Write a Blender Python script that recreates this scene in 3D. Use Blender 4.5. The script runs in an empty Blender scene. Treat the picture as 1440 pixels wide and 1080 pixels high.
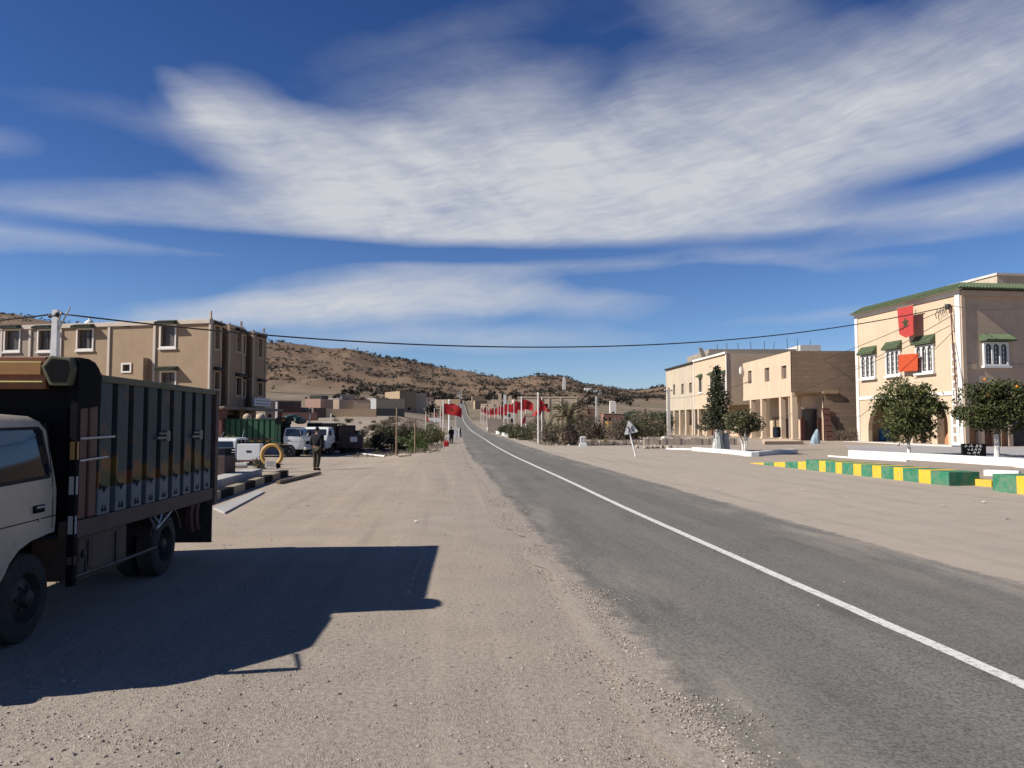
import bpy, bmesh, math, random
from mathutils import Vector, Matrix, noise as mnoise
R = math.radians
random.seed(7)
SC = bpy.context.scene
COL = SC.collection
FPX, HZ, CAMH = 1060.0, 596.0, 1.8
PITCH = math.atan((HZ-540)/FPX)

# ------------------------------------------------------------------ pixel -> world
def ray(px, py):
    r, u = (px-720)/FPX, (540-py)/FPX
    c, s = math.cos(PITCH), math.sin(PITCH)
    return Vector((r, c-u*s, s+u*c))
def at(px, py, Y):
    d = ray(px, py); k = Y/d.y
    return Vector((d.x*k, Y, CAMH+d.z*k))

# ------------------------------------------------------------------ object helpers
def tag(o, label=None, cat=None, group=None, kind=None):
    if label: o['label'] = label
    if cat: o['category'] = cat
    if group: o['group'] = group
    if kind: o['kind'] = kind
    return o
def root(name, label, cat, loc=(0, 0, 0), rz=0, group=None):
    o = bpy.data.objects.new(name, None); COL.objects.link(o)
    o.location = loc; o.rotation_euler = (0, 0, rz); o.empty_display_size = .2
    return tag(o, label, cat, group)
def kids(o): return [c for c in bpy.data.objects if c.parent == o]
def copy_tree(o, parent=None):
    c = o.copy(); COL.objects.link(c); c.parent = parent
    for ch in kids(o): copy_tree(ch, c)
    return c

class Frame:
    """u along a wall, n out of it, z up; coordinates are given relative to off"""
    def __init__(s, o, u, n=None, off=(0, 0, 0)):
        s.o = Vector((o[0], o[1], o[2] if len(o) > 2 else 0)); s.u = Vector((u[0], u[1], 0)).normalized()
        s.n = Vector((n[0], n[1], 0)).normalized() if n else Vector((s.u.y, -s.u.x, 0)); s.off = Vector(off)
    def p(s, u, n, z): return s.o + s.u*u + s.n*n + Vector((0, 0, z)) - s.off
    def hit(s, px, py, n=0):
        d = ray(px, py); q = s.o + s.n*n - Vector((0, 0, CAMH))
        k = q.dot(s.n)/d.dot(s.n); w = d*k + Vector((0, 0, CAMH)) - s.o
        return w.dot(s.u), w.z
IDF = Frame((0, 0, 0), (1, 0), (0, 1))

class MB:
    def __init__(s, f=None): s.v = []; s.f = []; s.mi = []; s.F = f; s.m = 0; s.uv = {}; s.sm = False
    def P(s, a, b, c): return tuple(s.F.p(a, b, c)) if s.F else (a, b, c)
    def poly(s, pts, raw=False):
        i = len(s.v); s.v += [tuple(p) if raw else s.P(*p) for p in pts]
        s.f.append(tuple(range(i, i+len(pts)))); s.mi.append(s.m)
    def faces(s, pts, fs, raw=False):
        i = len(s.v); s.v += [tuple(p) if raw else s.P(*p) for p in pts]
        for f in fs: s.f.append(tuple(i+k for k in f)); s.mi.append(s.m)
    def box(s, a0, a1, b0, b1, c0, c1):
        p = [(a, b, c) for c in (c0, c1) for b in (b0, b1) for a in (a0, a1)]
        s.faces(p, [(0, 2, 3, 1), (4, 5, 7, 6), (0, 1, 5, 4), (2, 6, 7, 3), (0, 4, 6, 2), (1, 3, 7, 5)])
    def prism(s, prof, d0, d1, axis='n'):
        """prof: (u,z) outline, extruded from n=d0 to n=d1 (axis 'n'); or (n,z) along u; or (u,n) along z"""
        def q(p, d): return {'n': (p[0], d, p[1]), 'u': (d, p[0], p[1]), 'z': (p[0], p[1], d)}[axis]
        k = len(prof); pts = [q(p, d0) for p in prof]+[q(p, d1) for p in prof]
        fs = [tuple(range(k)), tuple(range(2*k-1, k-1, -1))]+[(i, i+k, (i+1) % k+k, (i+1) % k) for i in range(k)]
        s.faces(pts, fs)
    def tube(s, pts, r, n=8, cap=True, raw=False):
        pts = [Vector(p if raw or not s.F else s.P(*p)) for p in pts]; k = len(pts)
        rr = r if isinstance(r, (list, tuple)) else [r]*k
        vs = []; up = None
        for i, p in enumerate(pts):
            t = (pts[min(i+1, k-1)]-pts[max(i-1, 0)]).normalized()
            if up is None: up = Vector((0, 0, 1)) if abs(t.z) < .9 else Vector((1, 0, 0))
            a = t.cross(up).normalized(); b = a.cross(t).normalized(); up = b
            vs += [p+(a*math.cos(2*math.pi*j/n)+b*math.sin(2*math.pi*j/n))*rr[i] for j in range(n)]
        fs = [(i*n+j, i*n+(j+1) % n, (i+1)*n+(j+1) % n, (i+1)*n+j) for i in range(k-1) for j in range(n)]
        if cap: fs += [tuple(range(n-1, -1, -1)), tuple(range((k-1)*n, k*n))]
        s.faces(vs, fs, raw=True)
    def lathe(s, prof, c, axis='z', n=24):
        """prof: (r,h); rings about c along an axis"""
        vs = []
        for r, h in prof:
            for j in range(n):
                a = 2*math.pi*j/n; x, y = r*math.cos(a), r*math.sin(a)
                vs.append({'z': (c[0]+x, c[1]+y, c[2]+h), 'y': (c[0]+x, c[1]+h, c[2]+y), 'x': (c[0]+h, c[1]+x, c[2]+y)}[axis])
        k = len(prof)
        fs = [(i*n+j, i*n+(j+1) % n, (i+1)*n+(j+1) % n, (i+1)*n+j) for i in range(k-1) for j in range(n)]
        s.faces(vs, fs)
    def ball(s, c, r, n=8, m=6, jit=0):
        vs = [(c[0], c[1], c[2]-r[2])]
        for i in range(1, m):
            a = math.pi*i/m
            for j in range(n):
                b = 2*math.pi*j/n; q = 1+random.uniform(-jit, jit)
                vs.append((c[0]+r[0]*q*math.sin(a)*math.cos(b), c[1]+r[1]*q*math.sin(a)*math.sin(b), c[2]-r[2]*q*math.cos(a)))
        vs.append((c[0], c[1], c[2]+r[2])); t = len(vs)-1
        fs = [(0, 1+(j+1) % n, 1+j) for j in range(n)]
        fs += [(1+i*n+j, 1+i*n+(j+1) % n, 1+(i+1)*n+(j+1) % n, 1+(i+1)*n+j) for i in range(m-2) for j in range(n)]
        fs += [(1+(m-2)*n+j, 1+(m-2)*n+(j+1) % n, t) for j in range(n)]
        s.faces(vs, fs)
    def wall(s, u0, u1, z0, z1, holes, depth=.25, n=0):
        """flat wall with rectangular openings and their reveals"""
        us = sorted({u0, u1, *[h for q in holes for h in q[:2]]}); zs = sorted({z0, z1, *[h for q in holes for h in q[2:4]]})
        us = [u for u in us if u0 <= u <= u1]; zs = [z for z in zs if z0 <= z <= z1]
        for a, b in zip(us, us[1:]):
            for c, d in zip(zs, zs[1:]):
                mu, mz = (a+b)/2, (c+d)/2
                if any(h[0] < mu < h[1] and h[2] < mz < h[3] for h in holes): continue
                s.poly([(a, n, c), (b, n, c), (b, n, d), (a, n, d)])
        for h in holes:
            a, b, c, d = h[:4]; m = n-depth
            s.faces([(a, n, c), (b, n, c), (b, n, d), (a, n, d), (a, m, c), (b, m, c), (b, m, d), (a, m, d)],
                    [(0, 1, 5, 4), (1, 2, 6, 5), (2, 3, 7, 6), (3, 0, 4, 7)])
    def cards(s, c, r, k, size, flat=0, shell=.35):
        """leaf-sized quads through an ellipsoid"""
        for _ in range(k):
            while True:
                d = Vector((random.uniform(-1, 1), random.uniform(-1, 1), random.uniform(-1, 1)))
                if .05 < d.length < 1: break
            d = d.normalized()*(random.uniform(shell, 1)**.6)
            p = Vector((c[0]+d.x*r[0], c[1]+d.y*r[1], c[2]+d.z*r[2]))
            s.card(p, size*random.uniform(.6, 1.4), d, flat)
    def card(s, p, z, out=None, flat=0):
        n = Vector((random.gauss(0, 1), random.gauss(0, 1), random.gauss(0, 1)+flat))
        if out is not None: n += out*.9
        n.normalize(); a = n.orthogonal().normalized(); a = (Matrix.Rotation(random.uniform(0, 6.3), 3, n) @ a); b = n.cross(a)
        w = z*random.uniform(.35, .6)
        s.faces([p-a*z*.5, p+b*w*.5+n*z*.08, p+a*z*.5, p-b*w*.5+n*z*.08], [(0, 1, 2, 3)], raw=True)
    def build(s, name, mat, parent=None, smooth=False, bevel=0, label=None, weld=False):
        me = bpy.data.meshes.new(name); me.from_pydata(s.v, [], s.f)
        mats = mat if isinstance(mat, (list, tuple)) else [mat]
        for m in mats: me.materials.append(m)
        if len(mats) > 1:
            me.polygons.foreach_set('material_index', s.mi)
        bm = bmesh.new(); bm.from_mesh(me)
        if weld or bevel or smooth: bmesh.ops.remove_doubles(bm, verts=bm.verts, dist=1e-5)
        if len(s.f) < 60000 and not getattr(s, 'keep', False): bmesh.ops.recalc_face_normals(bm, faces=bm.faces)
        bm.to_mesh(me); bm.free()
        if smooth:
            me.polygons.foreach_set('use_smooth', [True]*len(me.polygons))
        o = bpy.data.objects.new(name, me); COL.objects.link(o); o.parent = parent
        if bevel:
            b = o.modifiers.new('bevel', 'BEVEL'); b.width = bevel; b.segments = 2; b.limit_method = 'ANGLE'; b.angle_limit = R(40)
        if smooth and smooth != 'full':
            me.set_sharp_from_angle(angle=R(smooth if smooth is not True else 40))
        me.update()
        if label: o['label'] = label
        return o
def freeze(o):
    """apply modifiers to a plain mesh"""
    dg = bpy.context.evaluated_depsgraph_get(); dg.update()
    me = bpy.data.meshes.new_from_object(o.evaluated_get(dg)); o.modifiers.clear(); o.data = me
    return o
def cut(o, mb):
    c = mb.build('cutter', MAT['dark'], o.parent); m = o.modifiers.new('cut', 'BOOLEAN'); m.object = c; m.solver = 'EXACT'
    freeze(o); bpy.data.objects.remove(c)
    return o

# ------------------------------------------------------------------ materials
class NT:
    def __init__(s, tree): s.t = tree; s.n = tree.nodes; s.l = tree.links
    def new(s, typ, **kw):
        n = s.n.new(typ)
        for k, v in kw.items():
            if k.startswith('i_'): s.set(n, k[2:], v)
            else: setattr(n, k, v)
        return n
    def set(s, n, key, v):
        sock = n.inputs[int(key)] if key.isdigit() else n.inputs[key]
        if hasattr(v, 'is_output') or isinstance(v, bpy.types.NodeSocket): s.l.new(v, sock)
        else: sock.default_value = v
    def math(s, op, a, b=None, c=None, clamp=False):
        n = s.new('ShaderNodeMath', operation=op, use_clamp=clamp); s.set(n, '0', a)
        if b is not None: s.set(n, '1', b)
        if c is not None: s.set(n, '2', c)
        return n.outputs[0]
    def noise(s, vec, scale, detail=4, rough=.55, dist=0):
        n = s.new('ShaderNodeTexNoise'); n.inputs['Scale'].default_value = scale; n.inputs['Detail'].default_value = detail
        n.inputs['Roughness'].default_value = rough; n.inputs['Distortion'].default_value = dist
        if vec is not None: s.l.new(vec, n.inputs['Vector'])
        return n.outputs['Fac']
    def ramp(s, fac, stops, interp='LINEAR'):
        n = s.new('ShaderNodeValToRGB'); n.color_ramp.interpolation = interp; s.l.new(fac, n.inputs[0]); e = n.color_ramp.elements
        while len(e) < len(stops): e.new(.5)
        for i, (p, c) in enumerate(stops):
            e[i].position = p; e[i].color = (c, c, c, 1) if isinstance(c, (int, float)) else (*c, 1)
        return n.outputs[0]
    def mix(s, fac, a, b, mode='MIX'):
        n = s.new('ShaderNodeMix', data_type='RGBA', blend_type=mode)
        for sock, v in ((n.inputs[0], fac), (n.inputs[6], a), (n.inputs[7], b)):
            if isinstance(v, bpy.types.NodeSocket): s.l.new(v, sock)
            elif isinstance(v, (int, float)): sock.default_value = v
            else: sock.default_value = (*v, 1)
        return n.outputs[2]
    def sep(s, vec): n = s.new('ShaderNodeSeparateXYZ'); s.l.new(vec, n.inputs[0]); return n.outputs
    def comb(s, x, y, z):
        n = s.new('ShaderNodeCombineXYZ')
        for i, v in enumerate((x, y, z)): s.set(n, str(i), v)
        return n.outputs[0]
    def mapr(s, v, a, b, c=0, d=1):
        n = s.new('ShaderNodeMapRange'); s.l.new(v, n.inputs[0])
        for i, q in enumerate((a, b, c, d)): n.inputs[i+1].default_value = q
        return n.outputs[0]
MAT = {}
def newmat(name):
    m = bpy.data.materials.new(name); m.use_nodes = True; t = NT(m.node_tree)
    b = m.node_tree.nodes['Principled BSDF']; MAT[name] = m
    return m, t, b
def pos(t): return t.new('ShaderNodeNewGeometry').outputs['Position']
def obj(t): return t.new('ShaderNodeTexCoord').outputs['Object']
def bump(t, b, h, strength=.4, dist=.02):
    n = t.new('ShaderNodeBump'); n.inputs['Strength'].default_value = strength; n.inputs['Distance'].default_value = dist
    t.l.new(h, n.inputs['Height']); t.l.new(n.outputs[0], b.inputs['Normal'])
def mat(name, col, rough=.7, var=.18, scale=1.5, metal=0, dirt=None, dirt_amt=.35, bumps=0, bscale=30, stretch=None, spec=.4):
    """painted / plastered / metal surface with blotches, fine grain and optional dirt"""
    m, t, b = newmat(name); o = obj(t)
    if stretch:
        mp = t.new('ShaderNodeMapping'); mp.inputs['Scale'].default_value = stretch; t.l.new(o, mp.inputs[0]); o = mp.outputs[0]
    n1 = t.noise(o, scale, 6, .6); n2 = t.noise(o, scale*9, 3, .6)
    f = t.math('ADD', t.math('MULTIPLY', n1, .7), t.math('MULTIPLY', n2, .3))
    lo = tuple(c*(1-var) for c in col); hi = tuple(min(1, c*(1+var)) for c in col)
    c = t.ramp(f, [(.3, lo), (.7, hi)])
    if bumps and rough > .9:
        q = t.sep(o); st = t.noise(t.comb(t.math('MULTIPLY', t.math('ADD', q[0], t.math('MULTIPLY', q[1], .83)), 2.6), 0, t.math('MULTIPLY', q[2], .22)), 1.0, 5, .65)
        c = t.mix(t.ramp(st, [(.52, 0), (.72, .30)]), c, tuple(x*.62 for x in col)); pa = t.noise(o, .35, 3, .5, .4); c = t.mix(t.ramp(pa, [(.56, 0), (.585, .16)]), c, tuple(min(1, x*1.22) for x in col))
    if dirt:
        g = t.ramp(t.noise(o, scale*2.3, 8, .7), [(.45, 0), (.75, 1)])
        c = t.mix(t.math('MULTIPLY', g, dirt_amt), c, dirt)
    t.l.new(c, b.inputs['Base Color'])
    b.inputs['Metallic'].default_value = metal; b.inputs['Specular IOR Level'].default_value = spec
    t.l.new(t.mapr(n2, .3, .7, max(.05, rough-.1), min(1, rough+.1)), b.inputs['Roughness'])
    if bumps: bump(t, b, t.noise(o, bscale, 4, .6), bumps, .02)
    return m
def leafmat(name, c0, c1, trans=.25, rough=.6):
    m, t, b = newmat(name); g = t.new('ShaderNodeNewGeometry')
    rnd = g.outputs['Random Per Island']; oi = t.new('ShaderNodeObjectInfo').outputs['Random']
    f = t.math('ADD', t.math('MULTIPLY', rnd, .75), t.math('MULTIPLY', oi, .25))
    c = t.ramp(f, [(0, c0), (.8, c1), (1, tuple(min(1, x*1.5) for x in c1))]); t.l.new(c, b.inputs['Base Color'])
    b.inputs['Roughness'].default_value = rough; b.inputs['Specular IOR Level'].default_value = .3
    tr = t.new('ShaderNodeBsdfTranslucent'); t.l.new(c, tr.inputs[0]); mx = t.new('ShaderNodeMixShader'); mx.inputs[0].default_value = trans
    t.l.new(b.outputs[0], mx.inputs[1]); t.l.new(tr.outputs[0], mx.inputs[2])
    t.l.new(mx.outputs[0], t.n['Material Output'].inputs[0])
    return m

mat('dark', (.012, .012, .013), .6)
mat('black_rubber', (.022, .021, .021), .85, bumps=.2, bscale=60, dirt=(.12, .1, .08), dirt_amt=.25)
mat('dark_metal', (.035, .033, .033), .55, dirt=(.1, .06, .04), dirt_amt=.4, spec=.3)
mat('steel', (.42, .42, .42), .4, metal=.8)
mat('white_paint', (.66, .65, .62), .6, .06, 2, dirt=(.42, .36, .29), dirt_amt=.35)
mat('pole_white', (.72, .70, .67), .6, .08, 2, dirt=(.35, .31, .27), dirt_amt=.3)
mat('concrete', (.36, .34, .315), .9, .15, 1.2, bumps=.25, bscale=25)
mat('pale_concrete', (.50, .47, .43), .9, .12, 1.2, bumps=.2, bscale=25, dirt=(.3, .25, .2), dirt_amt=.3)
mat('grey_pavement', (.31, .295, .28), .9, .12, .5, bumps=.2, bscale=25)
mat('tan_plaster', (.315, .222, .142), .92, .09, .6, dirt=(.22, .15, .10), dirt_amt=.35, bumps=.15, bscale=18)
mat('grey_plaster', (.27, .215, .17), .92, .08, .6, dirt=(.25, .19, .15), dirt_amt=.3, bumps=.15, bscale=18)
mat('peach_plaster', (.485, .375, .262), .92, .06, .5, dirt=(.47, .33, .23), dirt_amt=.3, bumps=.12, bscale=18)
mat('gable_plaster', (.47, .35, .25), .92, .08, .5, dirt=(.3, .21, .15), dirt_amt=.4, bumps=.15, bscale=18)
mat('warm_trim', (.50, .43, .355), .85, .06, 1, dirt=(.38, .3, .24), dirt_amt=.3)
mat('curtain_pane', (.085, .07, .06), .35, .35, 2)
mat('cream_plaster', (.50, .385, .272), .92, .08, .5, dirt=(.4, .29, .2), dirt_amt=.4, bumps=.15, bscale=18)
mat('yellow_grey_plaster', (.43, .36, .27), .92, .10, .5, dirt=(.3, .24, .17), dirt_amt=.5, bumps=.15, bscale=18)
mat('white_trim', (.66, .61, .55), .8, .05, 1, dirt=(.5, .42, .34), dirt_amt=.25)
mat('pane_dark', (.035, .034, .036), .15, .3, 3)
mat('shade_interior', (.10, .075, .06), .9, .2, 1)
mat('brown_door', (.17, .075, .045), .6, .2, 2, stretch=(6, 6, .5))
mat('orange_door', (.42, .20, .10), .6, .12, 2, stretch=(5, 5, .6))
mat('dark_rust', (.085, .035, .028), .75, .3, 3)
mat('pink_plaster', (.40, .25, .19), .92, .1, .5, dirt=(.3, .2, .15), dirt_amt=.3)
mat('red_plaster', (.24, .12, .09), .92, .15, .5, dirt=(.2, .12, .09), dirt_amt=.4)
mat('rust_red', (.11, .038, .032), .7, .25, 3, dirt=(.2, .1, .07))
mat('roof_tile', (.075, .105, .055), .7, .35, 4, dirt=(.16, .155, .11), dirt_amt=.5, spec=.2)
mat('dull_tile', (.06, .068, .05), .75, .35, 4, dirt=(.14, .12, .09), dirt_amt=.5, spec=.2)
mat('green_paint', (.02, .155, .08), .75, .25, 2, dirt=(.24, .21, .16), dirt_amt=.65, bumps=.3)
mat('yellow_paint', (.58, .37, .02), .75, .15, 2, dirt=(.32, .24, .13), dirt_amt=.6, bumps=.3)
mat('worn_yellow', (.28, .225, .14), .75, .25, 3, dirt=(.2, .15, .1), dirt_amt=.6)
mat('ochre_paint', (.42, .24, .06), .6, .2, 2, dirt=(.25, .13, .06), dirt_amt=.4)
mat('blue_plastic', (.06, .24, .62), .4, .1, 2)
mat('wire', (.03, .028, .028), .6)
mat('bark', (.16, .12, .085), .95, .3, 6, bumps=.5, bscale=20)
mat('lime_trunk', (.66, .62, .57), .9, .1, 4, dirt=(.3, .22, .16), dirt_amt=.5, bumps=.3, bscale=20)
mat('sack', (.36, .37, .35), .9, .15, 3, bumps=.4, bscale=12)
mat('wood', (.24, .16, .10), .85, .25, 3, bumps=.3, bscale=12, stretch=(1, 1, .2))
mat('stone', (.34, .28, .22), .95, .25, 3, bumps=.5, bscale=8)
mat('orange_fruit', (.75, .22, .01), .5)
mat('skin', (.22, .12, .08), .6); mat('hair', (.01, .009, .008), .6)
mat('black_cloth', (.006, .006, .008), .95, .3, 4, bumps=.3); mat('olive_cloth', (.04, .033, .02), .95, .3, 4, bumps=.3)
def flagmat(name, col):
    m, t, b = newmat(name); n = t.noise(obj(t), 4, 3)
    c = t.ramp(n, [(.3, tuple(x*.8 for x in col)), (.7, col)]); t.l.new(c, b.inputs['Base Color']); b.inputs['Roughness'].default_value = .75
    tr = t.new('ShaderNodeBsdfTranslucent'); t.l.new(c, tr.inputs[0]); mx = t.new('ShaderNodeMixShader'); mx.inputs[0].default_value = .35
    t.l.new(b.outputs[0], mx.inputs[1]); t.l.new(tr.outputs[0], mx.inputs[2]); t.l.new(mx.outputs[0], t.n['Material Output'].inputs[0])
flagmat('flag_red', (.52, .018, .022)); flagmat('flag_orange', (.66, .10, .03)); flagmat('flag_faded', (.60, .07, .06)); flagmat('flag_green', (.05, .07, .03))
leafmat('leaf_orange_tree', (.014, .022, .007), (.105, .115, .036)); leafmat('leaf_conifer', (.014, .022, .012), (.075, .08, .04), .1)
leafmat('leaf_bush', (.035, .04, .018), (.13, .125, .06)); leafmat('leaf_dry', (.10, .075, .055), (.24, .19, .14))
leafmat('leaf_dark', (.02, .022, .012), (.07, .07, .035)); leafmat('leaf_yellow', (.14, .11, .02), (.30, .23, .05))
leafmat('leaf_scrub', (.022, .019, .014), (.052, .042, .028), .05); leafmat('leaf_olive', (.035, .042, .025), (.10, .11, .065), .1)
leafmat('leaf_palm', (.06, .055, .028), (.20, .17, .09), .15); leafmat('leaf_pale', (.16, .15, .06), (.40, .36, .20), .2)
leafmat('leaf_green', (.03, .055, .012), (.10, .14, .035))
# concrete block masonry: courses drawn by bump and mortar colour
def blockmat(name, col, mortar, w=.4, h=.2):
    m, t, b = newmat(name); o = obj(t); x = t.sep(o); br = t.new('ShaderNodeTexBrick')
    t.l.new(t.comb(t.math('ADD', x[0], x[1]), x[2], 0), br.inputs['Vector'])
    br.inputs['Scale'].default_value = 1; br.inputs['Brick Width'].default_value = w; br.inputs['Row Height'].default_value = h; br.inputs['Mortar Size'].default_value = .022
    n = t.noise(o, .8, 6, .65); n2 = t.noise(t.comb(t.math('MULTIPLY', x[0], .3), t.math('MULTIPLY', x[1], .3), t.math('MULTIPLY', x[2], 3.2)), 1.1, 4)
    a = t.ramp(n, [(.3, tuple(c*.75 for c in col)), (.7, tuple(c*1.2 for c in col))]); a = t.mix(t.ramp(n2, [(.4, 0), (.62, .5)]), a, tuple(c*.55 for c in col))
    br.inputs['Mortar'].default_value = (*mortar, 1); t.l.new(a, br.inputs['Color1']); t.l.new(t.mix(.5, a, tuple(c*.8 for c in col)), br.inputs['Color2'])
    t.l.new(br.outputs[0], b.inputs['Base Color']); b.inputs['Roughness'].default_value = .95; bump(t, b, br.outputs['Fac'], -.5, .02)
blockmat('block_wall', (.225, .155, .105), (.14, .10, .075), .45, .42); blockmat('grey_block', (.30, .26, .215), (.2, .17, .14), .5, .3)
# ------------------------------------------------------------------ terrain
def sm(x, a, b):
    t = max(0, min(1, (x-a)/(b-a))); return t*t*(3-2*t)
DD = [84, 125, 170, 230, 340, 430, 600, 800, 1000, 1250]
PROF = {   # image column -> picture height of the ground at each depth; the last is the skyline
 -700: [617, 606, 600, 594, 588, 584, 576, 560, 520, 400],
 0:   [617, 604, 596, 590, 580, 572, 560, 540, 500, 441],
 100: [617, 603, 594, 588, 578, 570, 558, 535, 500, 452],
 200: [616, 602, 592, 585, 575, 568, 557, 540, 503, 460],
 372: [614, 599, 588, 581, 572, 565, 553, 533, 508, 478],
 480: [613, 595, 584.5, 578, 571, 565, 555, 540, 517, 490],
 560: [614, 597, 585.5, 580, 578, 571, 560, 549, 528, 503],
 620: [617, 606, 598, 591, 583, 573.5, 563.5, 554.5, 541, 517],
 648: [618, 608.5, 600, 592.5, 585, 575, 565, 556, 545, 521],
 690: [618, 608.5, 600.3, 592.8, 584.5, 574.5, 564.5, 555.5, 545, 526],
 712: [617.5, 608.5, 600.5, 593, 584, 574, 564, 555, 546, 533],
 765: [617, 608.5, 601, 593, 582, 573, 563, 555, 546, 527],
 790: [617, 608.5, 601, 593, 582, 573, 563, 555, 546, 530],
 830: [617, 609, 602, 594, 583, 575, 564, 556, 550, 540],
 890: [617, 610, 604, 597, 587, 578, 566, 559, 554, 549],
 940: [617, 610, 604, 597, 588, 580, 567, 559, 553, 543],
 1100: [617, 611, 606, 600, 592, 584, 570, 560, 552, 538],
 2200: [617, 612, 608, 604, 598, 592, 580, 566, 555, 540]}
PX = sorted(PROF)
def zcol(px, Y):
    a = PROF[px]
    if Y < DD[0]:
        z84 = at(px, a[0], 84).z; return z84*sm(Y, 58, 84)
    if Y >= DD[-1]:
        zr = at(px, a[-1], DD[-1]).z; return zr - (zr-10)*sm(Y, DD[-1], 2200)*.95
    for i in range(len(DD)-1):
        if Y < DD[i+1]:
            t = (Y-DD[i])/(DD[i+1]-DD[i])
            return at(px, a[i], DD[i]).z*(1-t)+at(px, a[i+1], DD[i+1]).z*t
def H(x, y):
    if y <= 1: return 0.0
    z = 0.0
    if y > 57:
        px = 720+FPX*x/y; px = max(PX[0], min(PX[-1], px)); j = 0
        while j < len(PX)-2 and px > PX[j+1]: j += 1
        t = (px-PX[j])/(PX[j+1]-PX[j]); t = t*t*(3-2*t) if y > 500 else t
        z = zcol(PX[j], y)*(1-t)+zcol(PX[j+1], y)*t
    if y > 520:
        w = sm(y, 520, 850)*(1-.55*sm(y, 1050, 1250)); v = Vector((x*.009, y*.009, 3))
        z += w*9*(mnoise.noise(v)+.6*mnoise.noise(v*2.3)+.35*mnoise.noise(v*5.1))
    z += -.3*sm(y, 24, 42)*sm(-x, 5, 9)*(1-sm(y, 60, 84))
    return z
def G(px, py):
    """where the ray through a picture point meets the ground"""
    d = ray(px, py); z = 0.0
    for _ in range(30):
        k = (z-CAMH)/d.z if d.z < -1e-5 else 2000; k = min(k, 2000); z = .5*z+.5*H(d.x*k, d.y*k)
    return Vector((d.x*k, d.y*k, z))
def Gd(px, Y):
    x = (px-720)/FPX*Y; return Vector((x, Y, H(x, Y)))

# road centre line (x, y) and its surface height
RC = [(-12, 5.4), (0, 4.05), (5.17, 3.51), (10.97, 2.92), (16, 2.42), (23.3, 1.78), (32.9, .88), (41.7, .07), (60, -1.38), (84, -3.15), (125, -6.5), (170, -10.2), (230, -14.8), (340, -22.6), (430, -29), (600, -41.4), (800, -55.8), (900, -63)]
def rx(y):
    for i in range(len(RC)-1):
        if y <= RC[i+1][0]:
            p0, p1, p2, p3 = RC[max(i-1, 0)], RC[i], RC[i+1], RC[min(i+2, len(RC)-1)]
            t = (y-p1[0])/(p2[0]-p1[0]); h = p2[0]-p1[0]
            m1 = (p2[1]-p0[1])/max(1e-6, p2[0]-p0[0]); m2 = (p3[1]-p1[1])/max(1e-6, p3[0]-p1[0])
            return (2*t**3-3*t*t+1)*p1[1]+(t**3-2*t*t+t)*h*m1+(-2*t**3+3*t*t)*p2[1]+(t**3-t*t)*h*m2
    return RC[-1][1]

# dirt colour group shared by the ground and the dust on the road
def dirt_nodes(t, p, off=None):
    big = t.noise(p, .12, 5, .6); mid = t.noise(p, .9, 6, .65); fine = t.noise(p, 24, 5, .72)
    c = t.ramp(big, [(.32, (.315, .256, .198)), (.5, (.350, .284, .218)), (.68, (.362, .305, .247))])
    c = t.mix(t.ramp(mid, [(.42, 0), (.72, .6)]), c, (.290, .250, .212))
    c = t.mix(t.ramp(mid, [(.25, .5), (.42, 0)]), c, (.36, .27, .20))
    c = t.mix(t.ramp(fine, [(.35, .35), (.55, 0)]), c, (.16, .13, .105))
    v = t.new('ShaderNodeTexVoronoi'); v.inputs['Scale'].default_value = 70; t.l.new(p, v.inputs['Vector'])
    peb = t.ramp(v.outputs['Distance'], [(.18, 1), (.42, 0)])
    gate = t.ramp(t.noise(p, 1.4, 4, .6), [(.42, 0), (.62, 1)])
    c = t.mix(t.math('MULTIPLY', t.math('MULTIPLY', peb, gate), .4), c, t.mix(t.sep(v.outputs['Color'])[0], (.17, .14, .12), (.42, .37, .32)))
    if off is not None:
        # greyer crushed gravel towards the road, long tyre marks along it
        xy = t.sep(p); n = t.noise(p, .55, 5, .6)
        near = t.mapr(t.math('ADD', off, t.math('MULTIPLY', t.math('SUBTRACT', n, .5), 3.2)), -5.2, -2.6)
        fore = t.mapr(t.math('ADD', xy[1], t.math('MULTIPLY', t.math('SUBTRACT', big, .5), 9)), 9.5, 5.0)
        left = t.mapr(off, 0, -1); g = t.math('MULTIPLY', t.math('MULTIPLY', t.math('MAXIMUM', near, fore), left), .72)
        right = t.math('MULTIPLY', t.mapr(off, 1, 3), t.mapr(off, 16, 9)); c = t.mix(t.math('MULTIPLY', right, .55), c, (.36, .315, .262))
        c = t.mix(g, c, t.mix(t.ramp(fine, [(.36, 0), (.62, 1)]), (.175, .152, .127), (.315, .278, .235)))
        tr = t.noise(t.comb(t.math('MULTIPLY', off, 2.3), t.math('MULTIPLY', xy[1], .07), 0), 1.0, 4, .55)
        c = t.mix(t.ramp(tr, [(.54, 0), (.68, .35)]), c, (.40, .325, .255)); c = t.mix(t.ramp(tr, [(.30, .38), (.44, 0)]), c, (.205, .165, .130))
    h = t.math('ADD', t.math('MULTIPLY', t.math('MULTIPLY', peb, gate), .7), t.math('ADD', t.math('MULTIPLY', fine, 1.0), t.math('MULTIPLY', mid, .25)))
    return c, h
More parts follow.
